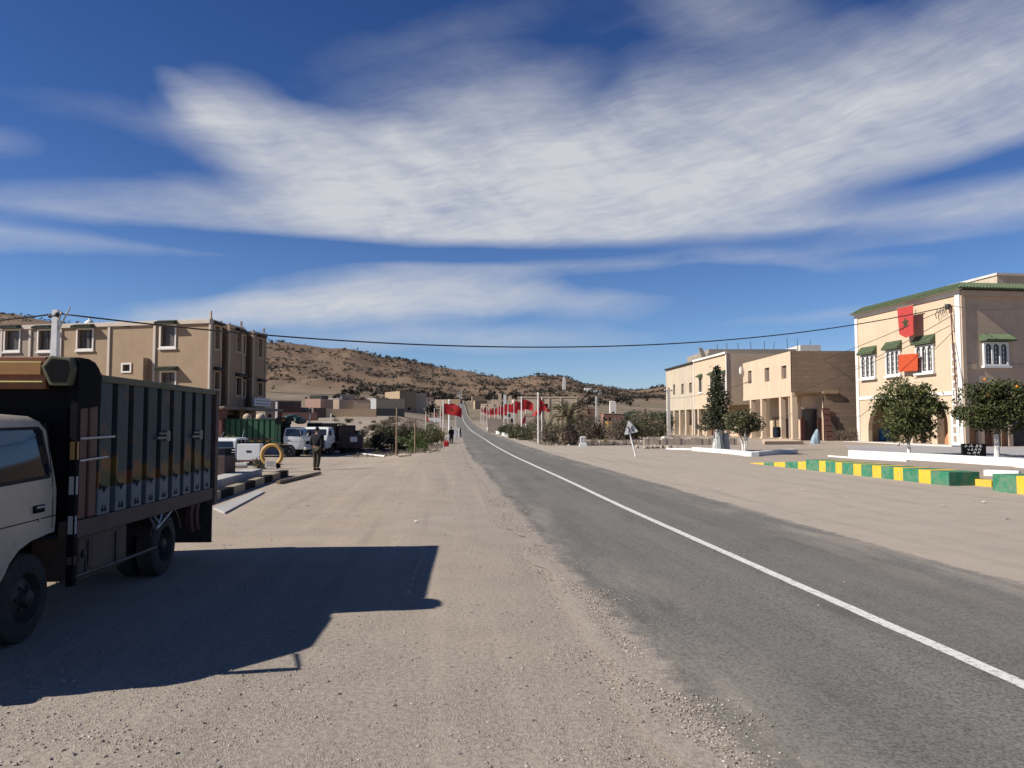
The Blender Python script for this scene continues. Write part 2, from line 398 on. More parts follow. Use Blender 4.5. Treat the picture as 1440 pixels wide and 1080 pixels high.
def build_ground():
    m, t, b = newmat('dirt'); p = pos(t); c, h = dirt_nodes(t, p, t.new('ShaderNodeAttribute', attribute_name='off').outputs['Fac'])
    xyz = t.sep(p)
    # far slopes: ochre grass and bare reddish soil, thin dry scrub tint
    far = t.mapr(xyz[1], 90, 260); hill = t.mapr(xyz[1], 560, 760)
    fn = t.noise(p, .03, 8, .65); fc = t.ramp(fn, [(.3, (.115, .092, .062)), (.45, (.15, .12, .08)), (.58, (.20, .155, .11)), (.72, (.25, .195, .145))])
    hn = t.noise(p, .011, 10, .7); hc = t.ramp(hn, [(.3, (.10, .070, .050)), (.46, (.158, .104, .068)), (.6, (.195, .132, .084)), (.75, (.135, .084, .062))])
    sp = t.noise(p, .16, 5, .75); hc = t.mix(t.ramp(sp, [(.5, 0), (.62, .55)]), hc, (.085, .066, .045))
    c = t.mix(far, c, fc); c = t.mix(hill, c, hc)
    t.l.new(c, b.inputs['Base Color']); b.inputs['Roughness'].default_value = .97; b.inputs['Specular IOR Level'].default_value = .15
    bump(t, b, h, .7, .016)
    a = [x*.3 for x in range(-165, 166)]; a = [x*2.5 for x in range(-72, -20)]+[x for x in a if -50 < x < 50]+[x*2.5 for x in range(20, 72)]
    a = sorted(set(round(x, 3) for x in a)); a = [x for x in a if -180 <= x < 180]
    rs = [.6]; 
    while rs[-1] < 9000: rs.append(rs[-1]*1.055+.05)
    vs = [(0, 0, 0)]; fs = []; na = len(a)
    for r in rs:
        for q in a:
            x, y = r*math.sin(R(q)), r*math.cos(R(q)); vs.append((x, y, H(x, y)+ (.006*mnoise.noise(Vector((x*1.3, y*1.3, 0))) if r < 30 else 0)))
    for j in range(na): fs.append((0, 1+(j+1) % na, 1+j))
    for i in range(len(rs)-1):
        for j in range(na):
            k = (j+1) % na; fs.append((1+i*na+j, 1+i*na+k, 1+(i+1)*na+k, 1+(i+1)*na+j))
    mb = MB(); mb.v = vs; mb.f = fs; mb.mi = [0]*len(fs); mb.keep = True
    o = mb.build('ground', m, smooth='full'); at_ = o.data.attributes.new('off', 'FLOAT', 'POINT')
    at_.data.foreach_set('value', [max(-30, min(30, x-rx(y))) if -11 < y < 890 else (-30 if x < 0 else 30) for x, y, z in vs]); tag(o, kind='structure')
build_ground()

def strip(name, mat_, us, ys, lift, edge=None):
    """a sheet following the road; us = lateral offsets"""
    mb = MB(); n = len(us); mb.keep = True
    for i, y in enumerate(ys):
        dx = (rx(y+.5)-rx(y-.5)); nx, ny = 1/math.hypot(1, dx), -dx/math.hypot(1, dx)
        for u in us:
            w = u
            if edge and abs(u) >= edge: w = u+(edge > 1)*.16*mnoise.noise(Vector((y*.7, u, 1)))+(.09 if edge > 1 else .008)*mnoise.noise(Vector((y*2.9, u, 4)))
            x, yy = rx(y)+nx*w, y+ny*w
            bump_ = .006*mnoise.noise(Vector((x*1.3, yy*1.3, 0))) if yy < 30 else 0
            mb.v.append((x, yy, H(x, yy)+max(0, bump_)+lift+.0012*max(0, y-20)))
    for i in range(len(ys)-1):
        for j in range(n-1): mb.f.append((i*n+j, i*n+j+1, (i+1)*n+j+1, (i+1)*n+j)); mb.mi.append(0)
    o = mb.build(name, mat_, smooth='full')
    uv = o.data.uv_layers.new(name='lane')
    for l in o.data.loops:
        i, j = divmod(l.vertex_index, n); uv.data[l.index].uv = (us[j], ys[i])
    return o
def build_road():
    m, t, b = newmat('asphalt'); p = pos(t); u = t.new('ShaderNodeUVMap', uv_map='lane').outputs[0]; q = t.sep(u)
    streak = t.noise(t.comb(t.math('MULTIPLY', q[0], 1.6), t.math('MULTIPLY', q[1], .05), 0), 1, 5, .6)
    c = t.ramp(streak, [(.3, (.118, .112, .099)), (.5, (.150, .142, .126)), (.7, (.182, .171, .153))])
    gr = t.noise(p, 45, 4, .75); c = t.mix(t.ramp(gr, [(.38, .8), (.52, 0)]), c, (.05, .046, .042)); c = t.mix(t.ramp(gr, [(.54, 0), (.68, .45)]), c, (.26, .24, .21))
    pt = t.noise(p, .35, 6, .65); c = t.mix(t.ramp(pt, [(.48, 0), (.68, .4)]), c, (.17, .152, .132))
    # worn darker wheel tracks, and dirt creeping in from the frayed edges
    au = t.math('ABSOLUTE', q[0])
    tr = t.math('SUBTRACT', 1, t.math('MULTIPLY', t.math('ABSOLUTE', t.math('SUBTRACT', au, 1.35)), 2.2), clamp=True)
    c = t.mix(t.math('MULTIPLY', t.math('MULTIPLY', tr, t.ramp(streak, [(.4, 0), (.6, 1)])), .3), c, (.07, .066, .062))
    # patched and oily spots, long scuffs along the lane
    sp = t.noise(t.comb(t.math('MULTIPLY', q[0], 1.1), t.math('MULTIPLY', q[1], .22), 3), 1, 4, .6); c = t.mix(t.ramp(sp, [(.60, 0), (.72, .55)]), c, (.06, .055, .05))
    sc = t.noise(t.comb(t.math('MULTIPLY', q[0], 9), t.math('MULTIPLY', q[1], .12), 5), 1, 4, .6); c = t.mix(t.ramp(sc, [(.58, 0), (.7, .3)]), c, (.075, .07, .064))
    dc, dh = dirt_nodes(t, p, q[0])
    au = t.math('ABSOLUTE', t.math('SUBTRACT', q[0], .1))
    e = t.math('ADD', au, t.math('ADD', t.math('MULTIPLY', t.noise(p, 3.0, 8, .74), .62), t.math('MULTIPLY', t.noise(p, .22, 3), .45)))
    lip = t.math('MULTIPLY', t.math('MULTIPLY', t.mapr(e, 2.68, 2.82), t.mapr(q[0], 0, -.5)), t.ramp(t.noise(p, .5, 3), [(.42, 0), (.6, .75)])); c = t.mix(lip, c, (.075, .066, .056))
    k = t.math('MAXIMUM', t.mapr(e, 2.86, 3.02), t.math('MULTIPLY', t.ramp(t.noise(t.comb(t.math('MULTIPLY', q[0], 1.5), t.math('MULTIPLY', q[1], .3), 1), 1.0, 8, .7), [(.45, 0), (.7, 1)]), t.mapr(e, 1.5, 2.9, 0, .85)))
    c = t.mix(k, c, dc); t.l.new(c, b.inputs['Base Color']); b.inputs['Roughness'].default_value = .88; b.inputs['Specular IOR Level'].default_value = .25
    bump(t, b, t.math('ADD', t.math('MULTIPLY', gr, .8), t.math('MULTIPLY', t.math('MULTIPLY', k, dh), .9)), .6, .012)
    ys = [-11+i*.12 for i in range(360)]; y = ys[-1]
    while y < 880: y += .15+y*.012; ys.append(y)
    us = [-2.72, -2.45, -2, -1.3, -.6, 0, .6, 1.3, 2, 2.45, 2.72]
    o = strip('road', m, us, ys, .012, 2.7); tag(o, kind='structure')
    m, t, b = newmat('line_paint'); p = pos(t); n = t.noise(p, 22, 6, .75)
    c = t.ramp(n, [(.36, (.20, .19, .17)), (.47, (.56, .54, .50)), (.7, (.68, .66, .62))]); t.l.new(c, b.inputs['Base Color']); b.inputs['Roughness'].default_value = .8
    o = strip('centre_line', m, [-.066, 0, .066], ys, .018, .06); tag(o, kind='structure')
build_road()

# loose gravel on the verge: nobody could count it
def rock(mb, p, s):
    k = [(1, 0, 0), (0, 1, 0), (-1, 0, 0), (0, -1, 0)]; a = random.uniform(0, 6.3); ca, sa = math.cos(a), math.sin(a)
    vs = []
    for x, y, _ in k:
        q = random.uniform(.6, 1.2)*s; X, Y = x*q*1.2, y*q*.85; vs.append((p[0]+X*ca-Y*sa, p[1]+X*sa+Y*ca, p[2]+s*random.uniform(-.05, .25)))
    vs.append((p[0]+random.uniform(-.3, .3)*s, p[1]+random.uniform(-.3, .3)*s, p[2]+s*random.uniform(.45, .8)))
    mb.faces(vs, [(0, 1, 4), (1, 2, 4), (2, 3, 4), (3, 0, 4)], raw=True)
def build_gravel():
    m, t, b = newmat('gravel'); r = t.new('ShaderNodeNewGeometry').outputs['Random Per Island']
    c = t.ramp(r, [(0, (.13, .105, .085)), (.4, (.26, .21, .17)), (.8, (.34, .285, .235)), (1, (.45, .40, .35))]); t.l.new(c, b.inputs['Base Color']); b.inputs['Roughness'].default_value = .95
    mb = MB(); mb.keep = True
    for i in range(26000):
        y = 2.8+22*random.random()**2.2; px = random.uniform(-80, 1300); x = (px-720)/FPX*y*1.05
        off = x-rx(y)
        if off > -2.35: continue
        dens = .25+.75*sm(mnoise.noise(Vector((x*.9, y*.9, 7))), -.2, .35)
        near = math.exp(-((off+2.7)/.4)**2)
        if random.random() > max(dens*.8, near): continue
        s = random.choice([.004, .005, .005, .006, .007, .009, .012])*(1+.02*y)
        rock(mb, (x, y, .006*mnoise.noise(Vector((x*1.3, y*1.3, 0)))+.001), s*random.uniform(.7, 1.3))
    for i in range(9000):
        y = 3.4+15*random.random()**1.5; off = -2.55+random.gauss(0, .17)+.12*math.sin(y*1.7)
        if mnoise.noise(Vector((y*.8, off*2, 3))) < -.12: continue
        rock(mb, (rx(y)+off, y, .014), random.choice([.004, .005, .006, .008, .011])*random.uniform(.7, 1.2)*(1+.03*y))
    for i in range(520):   # larger clods near the bottom left
        y = 3.3+2.2*random.random(); px = random.gauss(110, 150); x = (px-720)/FPX*y
        rock(mb, (x, y, 0), random.uniform(.006, .017))
    for i in range(260):   # frayed chips lying on the asphalt and right verge
        y = 4+40*random.random(); x = rx(y)+random.uniform(-2.4, 14); rock(mb, (x, y, H(x, y)+.012), random.uniform(.006, .014)*(1+.03*y))
    for i in range(500):
        y = 14+26*random.random(); x = rx(y)-random.uniform(2.6, 12); rock(mb, (x, y, H(x, y)), random.uniform(.008, .02)*(1+.02*y))
    o = mb.build('gravel', m); tag(o, 'loose gravel and clods scattered on the dirt verge', 'gravel', kind='stuff')
build_gravel()
# ------------------------------------------------------------------ buildings
def tile_hood(F, u0, u1, z0, z1, out, parent, name='tiled_canopy', n0=0, tile='roof_tile'):
    """little sloping canopy of green half-round tiles"""
    mb = MB(F); mb.prism([(n0+.002, z0), (n0+out, z0), (n0+out, z0+.07), (n0+.002, z1)], u0, u1, 'u')
    w = .16; k = max(3, int((u1-u0)/w)); w = (u1-u0)/k
    for i in range(k):
        a = u0+w*(i+.5); mb.tube([(a, n0+out+.03, z0+.09), (a, n0+.01, z1+.03)], w*.33, 6)
    return mb.build(name, MAT[tile], parent)
def surround(F, u0, u1, z0, z1, t, out, parent, name='frame', m='white_trim', sill=0):
    mb = MB(F)
    mb.box(u0-t, u0, .003, out, z0-t, z1+t); mb.box(u1, u1+t, .003, out, z0-t, z1+t)
    mb.box(u0, u1, .003, out, z0-t, z0); mb.box(u0, u1, .003, out, z1, z1+t)
    if sill: mb.box(u0-t-.05, u1+t+.05, .003, out+sill, z0-t-.12, z0-t)
    return mb.build(name, MAT[m], parent, bevel=.012)
def pane(F, u0, u1, z0, z1, d, parent, m='pane_dark', name='pane', bars=1):
    mb = MB(F); mb.box(u0, u1, -d-.03, -d, z0, z1)
    o = mb.build(name, MAT[m], parent)
    if bars:
        b = MB(F)
        for i in range(1, bars+1):
            a = u0+(u1-u0)*i/(bars+1); b.box(a-.025, a+.025, -d+.001, -d+.04, z0, z1)
        b.box(u0, u1, -d+.001, -d+.03, z0+(z1-z0)*.62, z0+(z1-z0)*.66)
        b.build('glazing_bar', MAT['dark_metal'], o)
    return o
def shutter_stripes(F, u0, u1, z0, z1, d, parent, m, name='shutter'):
    mb = MB(F); mb.box(u0, u1, -d-.04, -d, z0, z1); k = int((z1-z0)/.18)
    for i in range(k): mb.box(u0+.03, u1-.03, -d+.001, -d+.025, z0+.18*i+.02, z0+.18*i+.12)
    return mb.build(name, MAT[m], parent)

def left_building():
    C = Vector((-20.1, 50.0, -.25)); L = Vector((-42.5, 55.05, 0)); uA = (L-C); lenA = Vector((uA.x, uA.y)).length
    r = root('apartment_building', 'long three storey sand coloured building with white pilasters behind the cattle truck', 'building', C)
    A = Frame(C, uA, (-.22, -.975), off=C); A.n = Vector((A.u.y, -A.u.x, 0)); A.n = A.n if A.n.y < 0 else -A.n
    B = Frame(C, (.085, 1), (1, 0), off=C); B.n = Vector((B.u.y, -B.u.x, 0))
    def ha(px, py): u, z = A.hit(px, py); return u, z-C.z
    def hb(px, py): u, z = B.hit(px, py); return u, z-C.z
    zt = ha(285, 455)[1]; lb = hb(372, 475)[0]
    wins = [(8, 27, 470, 497), (55, 73, 470, 497), (110, 130, 469, 495), (227, 246, 464, 492), (227, 246, 529, 556), (110, 130, 529, 556), (55, 73, 529, 556), (8, 27, 529, 556)]
    H_ = []
    for a, b, c, d in wins:
        u1, z1 = ha(a, c); u0, z0 = ha(b, d); H_.append((u0, u1, z0, z1))
    u1, z1 = ha(173, 518); u0, z0 = ha(183, 527); small = (u0, u1, z0, z1)
    u1, z1 = ha(175, 459); u0, z0 = ha(183, 465); vent = (u0, u1, z0, z1)
    ug = ha(86, 470)[0]
    mb = MB(A); mb.wall(0, ug, 0, zt, [h for h in H_ if h[1] < ug]+[small, vent], .28); mb.poly([(0, -.28, zt), (lenA, -.28, zt), (lenA, -.0, zt), (0, 0, zt)])
    side = MB(B)
    # side face: three projecting bays with recesses between
    bays = [(0, hb(311, 470)[0], 0), (hb(311, 470)[0], hb(319, 470)[0], -.55), (hb(319, 470)[0], hb(339, 475)[0], .12), (hb(339, 475)[0], hb(346, 475)[0], .0), (hb(346, 475)[0], hb(353, 480)[0], -.55), (hb(353, 480)[0], lb, .12)]
    sw = []
    for a, b, yt, yb, yt2, yb2 in [(301, 308, 463, 495, 528, 552), (329, 336.5, 472, 498, 536, 560), (340.5, 344, 476, 502, 540, 562), (360, 366, 480, 506, 543, 561)]:
        for p, q in ((yt, yb), (yt2, yb2)):
            u0, z0 = hb(a, q); u1, _ = hb(b, q); z1 = hb(a, p)[1]; sw.append((u0, u1, z0, z1))
    zb = hb(305, 577)[1]
    shop = [(.9, 3.2, .1, zb-.5), (3.9, 5.8, .1, zb-.5), (6.8, lb-.5, .1, zb-.5)]
    for a, b, n in bays:
        side.wall(a, b, 0 if n == 0 else zb, zt-.12*a*0, [h for h in sw if a <= h[0] and h[1] <= b]+([h for h in shop if a <= h[0] and h[1] <= b] if n == 0 else []), .3, n)
        if n > 0: side.poly([(a, n, zb), (a, n, zt), (a, -.6, zt), (a, -.6, zb)]); side.poly([(b, n, zb), (b, n, zt), (b, -.6, zt), (b, -.6, zb)]); side.poly([(a, n, zb), (b, n, zb), (b, 0, zb), (a, 0, zb)])
        if n < 0: side.poly([(a, n, 0), (a, n, zt), (a, 0, zt), (a, 0, 0)]); side.poly([(b, n, 0), (b, n, zt), (b, 0, zt), (b, 0, 0)])
        side.poly([(a, n, zt), (b, n, zt), (b, -.6, zt), (a, -.6, zt)])
    side.wall(bays[0][1], lb, 0, zb, [h for h in shop if h[0] >= bays[0][1]], .4, -.58)
    mb.v, mb.f, mb.mi = mb.v+side.v, mb.f+[tuple(i+len(mb.v) for i in f) for f in side.f], mb.mi+side.mi
    pB = B.p(lb, -.6, 0); pA = A.p(lenA, 0, 0); q = pB+Vector((-22, 4, 0))
    for a, b in ((pB, q), (q, pA)): mb.poly([a, b, b+Vector((0, 0, zt)), a+Vector((0, 0, zt))], raw=True)
    o = A.p(0, -.28, zt-.35); o2 = A.p(lenA, -.28, zt-.35); mb.poly([o, o2, q+Vector((0, 0, zt-.35)), pB+Vector((0, 0, zt-.35))], raw=True)
    mb.build('wall', MAT['tan_plaster'], r)
    g = MB(A); g.wall(ug, lenA, 0, zt, [h for h in H_ if h[0] > ug], .28); g.build('wall', MAT['grey_plaster'], r, label='greyer plastered end of the facade')
    tr = MB(A)
    for px in (-95, -40, 3, 43, 86, 154, 218):
        u = ha(px, 480)[0]; tr.box(u-.1, u+.1, .003, .09, 0, zt-.26)
    tr.box(-.02, lenA, .003, .13, zt-.26, zt+.04); tr.box(-.07, .08, -.08, .08, 0, zt+.03); tr.box(-.06, .07, -.07, .07, zt+.03, zt+.6)
    tr.build('pilaster_trim', MAT['warm_trim'], r, bevel=.02)
    fin = MB(A); u = ha(207, 520)[0]; fin.box(u-.12, u+.12, .003, .55, ha(207, 535)[1]-2, ha(207, 509)[1]); fin.build('fin_wall', MAT['tan_plaster'], r)
    ts = MB(B)
    for a, b, n in bays:
        if n >= .1 or a == 0: ts.box(a-.02, a+.16, n+.003, n+.07, zb+.1, zt+.12); ts.box(b-.14, b+.02, n+.003, n+.07, zb+.1, zt+.12)
        ts.box(a+.16, b-.14, n+.003, n+.05, zt-.2, zt+.04)
    ts.build('pilaster_trim', MAT['peach_plaster'], r, bevel=.015)
    for i, h in enumerate(H_):
        w = surround(A, *h, .11, .07, r, 'window', 'white_trim', sill=.05)
        pane(A, *h, .2, w, 'curtain_pane', bars=(0, 1, 2, 0, 1, 1, 0, 1)[i])
        tile_hood(A, h[0]-.22, h[1]+.22, h[3]+.1, h[3]+.34, .5, w, tile='dull_tile')
    w = surround(A, *small, .12, .06, r, 'window'); pane(A, *small, .2, w, 'shade_interior', bars=0)
    pane(A, *vent, .15, r, 'shade_interior', 'vent', bars=0)
    for i, h in enumerate(sw):
        n = next(b[2] for b in bays if b[0] <= h[0] and h[1] <= b[1]); F = Frame(B.o+B.n*n, B.u, B.n, off=C)
        w = surround(F, *h, .1, .06, r, 'window', 'peach_plaster'); pane(F, *h, .2, w, 'grey_plaster' if i % 2 == 0 else 'pane_dark', bars=1)
        tile_hood(F, h[0]-.15, h[1]+.15, h[3]+.1, h[3]+.28, .35, w, tile='dark_metal')
    cp = MB(B); cp.box(-.3, 1.9, .1, 1.2, zb-.16, zb); cp.box(2.3, lb+.2, .1, 1.5, zb-.2, zb-.02); cp.build('canopy_slab', MAT['grey_plaster'], r)
    u0, u1 = hb(334, 568)[0], hb(357, 568)[0]
    sg = MB(B); sg.box(u0, u1, 1.2, 1.3, zb+.12, zb+.72); so = sg.build('sign_board', MAT['white_paint'], r)
    sb = MB(B)
    for k, a in enumerate((.15, .37)): sb.box(u0+.2, u1-.2, 1.3+.002, 1.308, zb+.12+a, zb+.12+a+.06)
    sb.build('lettering_stripe', MAT['grey_block'], so)
    for i, h in enumerate(shop):
        F = B if h[0] < bays[0][1]-.01 and h[1] <= bays[0][1] else Frame(B.o-B.n*.58, B.u, B.n, off=C)
        shutter_stripes(F, *h, .3, r, 'rust_red' if i != 1 else 'dark_metal', 'shop_shutter')
    d = MB(A); u, z = ha(112, 456); d.lathe([(.38, 0), (.34, .18), (.2, .34), (.08, .42), (.03, .62), (0, .66)], (u, -.9, zt), n=14); d.build('roof_dome', MAT['white_trim'], r, smooth=True)
    for px in (339, 371): sp = MB(B); u = hb(px, 476)[0]; sp.box(u-.06, u+.06, -.06, .06, zt+.121, zt+.5); sp.build('corner_finial', MAT['grey_plaster'], r)
left_building()

def triple_window(F, u0, u1, z0, z1, parent, depth=.16, col='white_paint'):
    """projecting white window with three round-headed lights"""
    mb = MB(F); n = .18; w = (u1-u0); g = w*.075; lw = (w-4*g)/3
    outer = []
    mb.box(u0-.0, u1+.0, .003, n-.1, z0, z1)
    holes = []
    for i in range(3):
        a = u0+g+i*(lw+g); holes.append((a, a+lw))
    mb.box(u0, u1, n-.1, n, z0, z0+.14); mb.box(u0, u1, n-.1, n, z1-.12, z1)
    for i in range(4):
        a = u0+i*(lw+g); mb.box(a, a+g, n-.1, n, z0+.14, z1-.12)
    for a, b in holes:   # arched heads
        r = (b-a)/2; zc = z1-.12-r*1.15; c = (a+b)/2
        for k in range(6):
            t0, t1 = math.pi*k/6, math.pi*(k+1)/6
            mb.prism([(c+r*math.cos(t0), zc+r*1.1*math.sin(t0)), (c+r*math.cos(t0), z1-.12), (c+r*math.cos(t1), z1-.12), (c+r*math.cos(t1), zc+r*1.1*math.sin(t1))], n-.1, n-.004)
    mb.box(u0-.12, u1+.12, .003, n+.14, z0-.16, z0)
    o = mb.build('window', MAT[col], parent, bevel=.008)
    pn = MB(F)
    for a, b in holes: pn.box(a, b, n-.0985, n-.09, z0+.14, z1-.12)
    p = pn.build('pane', MAT['pane_dark'], o)
    gr = MB(F)
    for a, b in holes:
        c = (a+b)/2
        for k in range(4):
            z = z0+.3+k*(z1-z0-.6)/3.6; gr.box(c-.05, c+.05, n-.089, n-.07, z, z+.1)
        gr.box(c-.014, c+.014, n-.089, n-.075, z0+.14, z1-.3)
    gr.build('grille', MAT['white_trim'], o)
    return o
def arch_wall(mb, u0, u1, z0, z1, arches, n=0, depth=.4):
    """wall strip with round-headed openings (a,b,spring height)"""
    x = u0
    for a, b, zs in arches:
        mb.poly([(x, n, z0), (a, n, z0), (a, n, z1), (x, n, z1)])
        r = (b-a)/2; c = (a+b)/2; k = 14
        arc = [(c-r*math.cos(math.pi*i/k), zs+r*math.sin(math.pi*i/k)) for i in range(k+1)]
        for (p, q), (s, t) in zip(arc, arc[1:]):
            mb.poly([(p, n, q), (s, n, t), (s, n, z1), (p, n, z1)]); mb.poly([(p, n, q), (s, n, t), (s, n-depth, t), (p, n-depth, q)])
        for e in (a, b): mb.poly([(e, n, z0), (e, n, zs), (e, n-depth, zs), (e, n-depth, z0)])
        x = b
    mb.poly([(x, n, z0), (u1, n, z0), (u1, n, z1), (x, n, z1)])

def green_roof_house():
    C = Vector((35.7, 59.6, 0)); far = Vector((33.9, 73.2, 0))
    r = root('tiled_house', 'peach two storey house with green tiled eaves and white arched windows', 'house', C)
    A = Frame(C, far-C, off=C); A.n = Vector((-A.u.y, A.u.x, 0)); A.n = A.n if A.n.x < 0 else -A.n
    B = Frame(C, (A.u.y, -A.u.x), off=C); B.n = -A.u
    La = A.hit(1206.5, 600)[0]; Lb = 13
    zt = A.hit(1352, 408)[1]; z1 = A.hit(1350, 550)[1]; zf = z1
    def ha(px, py): return A.hit(px, py)
    def hb(px, py): return B.hit(px, py)
    mb = MB(A)
    # upper storey shell
    W = []
    for a, b, c, d in ((1212, 1233, 501, 531), (1247, 1268.5, 494, 527), (1289, 1315.5, 487, 523)):
        u1_, zz1 = ha(a, c); u0_, zz0 = ha(b, d); W.append((u0_, u1_, zz0, zz1))
    mb.wall(0, La, zf, zt, [], .2); top = zt-.5
    # arcade on the road side
    pxs = [(1333, 1283), (1274, 1221)]
    ar = []
    for a, b in pxs:
        ua, ub = ha(a, 600)[0], ha(b, 600)[0]; ar.append((ua, ub, zf-.45-(ub-ua)/2))
    arch_wall(mb, 0, La, 0, zf, ar)
    dep = 3.2
    mb.poly([(0.0, -dep, 0), (La, -dep, 0), (La, -dep, zf), (0.0, -dep, zf)]); mb.poly([(0, -.4, zf-.02), (La, -.4, zf-.02), (La, -dep, zf-.02), (0, -dep, zf-.02)])
    mb.poly([(La, 0, 0), (La, -10, 0), (La, -10, zt), (La, 0, zt)])
    mb.poly([(0, 0, top), (La, 0, top), (La, -Lb, top), (0, -Lb, top)])
    mb.poly([(0, -Lb, 0), (La, -Lb, 0), (La, -Lb, zt), (0, -Lb, zt)])
    mb.build('wall', MAT['peach_plaster'], r)
    sb = MB(B)
    sb.wall(0, Lb, zf, zt, [], .2)
    dr = []
    for a, b, t in ((1358, 1376, 577), (1385, 1399, 577), (1404, 1419, 577)):
        u0_, _ = hb(a, 620); u1_, _ = hb(b, 620); dr.append((u0_, u1_, .02, hb(a, t)[1]))
    u0_ = hb(1425, 620)[0]; dr.append((u0_, u0_+3.2, .02, hb(1425, 585)[1]))
    sb.wall(0, Lb, 0, zf, dr, .5)
    sb.build('wall', MAT['gable_plaster'], r, label='shaded gable wall facing the square')
    for i, h in enumerate(dr):
        shutter_stripes(B, *h, .35, r, ('orange_door', 'brown_door', 'orange_door', 'dark_metal')[i], 'shop_door')
    # inner doors behind the arches
    for (a, b, s), m in zip(ar, ('orange_door', 'tan_plaster')):
        F = Frame(A.o-A.n*dep, A.u, A.n, off=C); w = b-a
        d = MB(F); d.box(a+.3, b+.6, .01, .1, .02, 2.7); o = d.build('timber_door', MAT[m], r)
        k = MB(F); k.box(a+.5*w, a+.5*w+.03, .101, .115, .05, 2.65); k.box(a+.7*w, a+.7*w+.25, .101, .13, 1.1, 1.2); k.build('door_handle', MAT['dark_metal'], o)
    t = MB(A)
    t.box(-.02, .52, .003, .11, 0, zt-.3); t.box(La-.42, La+.02, .003, .1, 0, zt-.3)
    t.box(.52, La-.42, .003, .09, zf-.28, zf+.02)
    t.box(-.02, La+.02, .003, .14, zt-.3, zt+.02); t.box(-.4, La+.02, .141, .42, zt+.025, zt+.11)
    t.build('white_trim', MAT['white_trim'], r, bevel=.02)
    t = MB(B); t.box(.0, .35, .003, .11, 0, zt-.3); t.box(.35, 1.25, .003, .07, zf+1.7, zf+2.15); t.box(4.0, Lb, .003, .07, zf+1.7, zf+2.15)
    t.box(0.0, Lb, .003, .30, zt-.42, zt+.0); t.build('white_trim', MAT['gable_plaster'], r, bevel=.02)
    for px in (1256, 1296): u = ha(px, 612)[0]; cc = MB(A); cc.box(u-.35, u+.35, -1.9, -1.2, 0, .9+zf*.5); cc.build('pillar', MAT['peach_plaster'], r, bevel=.03)
    for i, h in enumerate(W):
        w = triple_window(A, *h, r); tile_hood(A, h[0]-.12, h[1]+.12, h[3]+.06, h[3]+.78, .5, w)
    a, zz1 = hb(1381, 481); b, zz0 = hb(1417, 515); w = triple_window(B, a, b, zz0, zz1, r); tile_hood(B, a-.25, b+.25, zz1+.06, zz1+.62, .8, w)
    # tiled eaves all round: sloping skirt of half-round tiles
    e = MB(A); out, rise = .62, .52; z0 = zt+.12
    pA = [(-out, out), (La+.1, out), (La+.1, -.4), (.35, -.4)]
    pts = [(-out, out, z0), (La+.1, out, z0), (La+.1, -.35, z0+rise), (.35, -.35, z0+rise), (-out, -Lb, z0), (.35, -Lb, z0+rise)]
    e.faces(pts, [(0, 1, 2, 3), (0, 3, 5, 4)]); e.faces([(p[0], p[1], p[2]-.07) for p in pts], [(0, 1, 2, 3), (0, 3, 5, 4)])
    e.faces([pts[0], pts[1], (pts[1][0], pts[1][1], z0-.07), (pts[0][0], pts[0][1], z0-.07), pts[4], (pts[4][0], pts[4][1], z0-.07)], [(0, 1, 2, 3), (0, 3, 5, 4)])
    k = int(La/.28)
    for i in range(k):
        u = -out+.2+i*.28; w = min(1, max(0, (u+out)/(out+.35))); e.tube([(u, out+.02, z0+.03), (u, out-(out+.35)*w, z0+.03+rise*w)], .1, 6)
    for i in range(int(Lb/.28)):
        n = out-.2-i*.28; w = min(1, max(0, (out-n)/(out+.35))); e.tube([(-out-.02, n, z0+.03), (-out+(out+.35)*w, n, z0+.03+rise*w)], .1, 6)
    e.build('roof', MAT['roof_tile'], r)
    back = MB(A); back.box(.4, La, -.6, -.36, z0-.7, z0+rise-.05); back.box(.4, .7, -Lb, -.6, z0-.7, z0+rise-.05); back.build('parapet', MAT['cream_plaster'], r)
    # stair house on the roof
    s = MB(B); a, zs = B.hit(1402, 387, -3.4); s.box(a, a+9, -9, -3.4, zt-.5, zs); s.prism([(a+1.0, zt), (a+9, zt), (a+9, zs-.3), (a+3.2, zs-.7), (a+1.0, zs-1.3)], -3.39, -2.9); so = s.build('stair_tower', MAT['yellow_grey_plaster'], r)
    s = MB(B); s.box(a-.12, a+9.2, -9.2, -3.3, zs, zs+.2); s.build('roof_slab', MAT['pale_concrete'], so)
    # ladder-like cable duct and red pipe at the corner
    l = MB(A); u = ha(1345, 560)[0]; ztop = ha(1345, 482)[1]
    l.box(u-.2, u-.12, .14, .2, 2.6, ztop); l.box(u+.12, u+.2, .14, .2, 2.6, ztop)
    for i in range(int((ztop-2.6)/.6)): l.box(u-.12, u+.12, .145, .195, 2.7+i*.6, 2.85+i*.6)
    l.build('cable_duct', MAT['white_paint'], r)
    d = MB(A); d.box(u-.45, u+.45, .12, .2, .1, 2.55); dd = d.build('meter_door', MAT['white_paint'], r)
    d = MB(A)
    for z in (.35, 1.05, 1.75): d.box(u-.15, u+.2, .201, .215, z, z+.5)
    d.build('meter_panel', MAT['grey_plaster'], dd)
    p = MB(A); p.tube([(u-.05, .3, ha(1341, 432)[1]), (u-.2, .32, 8), (u-.35, .3, 5), (u-.42, .28, 3)], .05, 6); p.build('red_pipe', MAT['rust_red'], r)
    k = MB(A); pts = []
    for i in range(16): q = i/15; pts.append((u+.4+q*1.4+.12*math.sin(i*2.1), .3, ha(1338, 440)[1]+.5-.5*q+.35*math.sin(i*1.7)))
    k.tube(pts, .025, 5); k.box(u+.1, u+.5, .15, .4, pts[0][2]-.2, pts[0][2]+.2); k.build('wire_bundle', MAT['wire'], r)
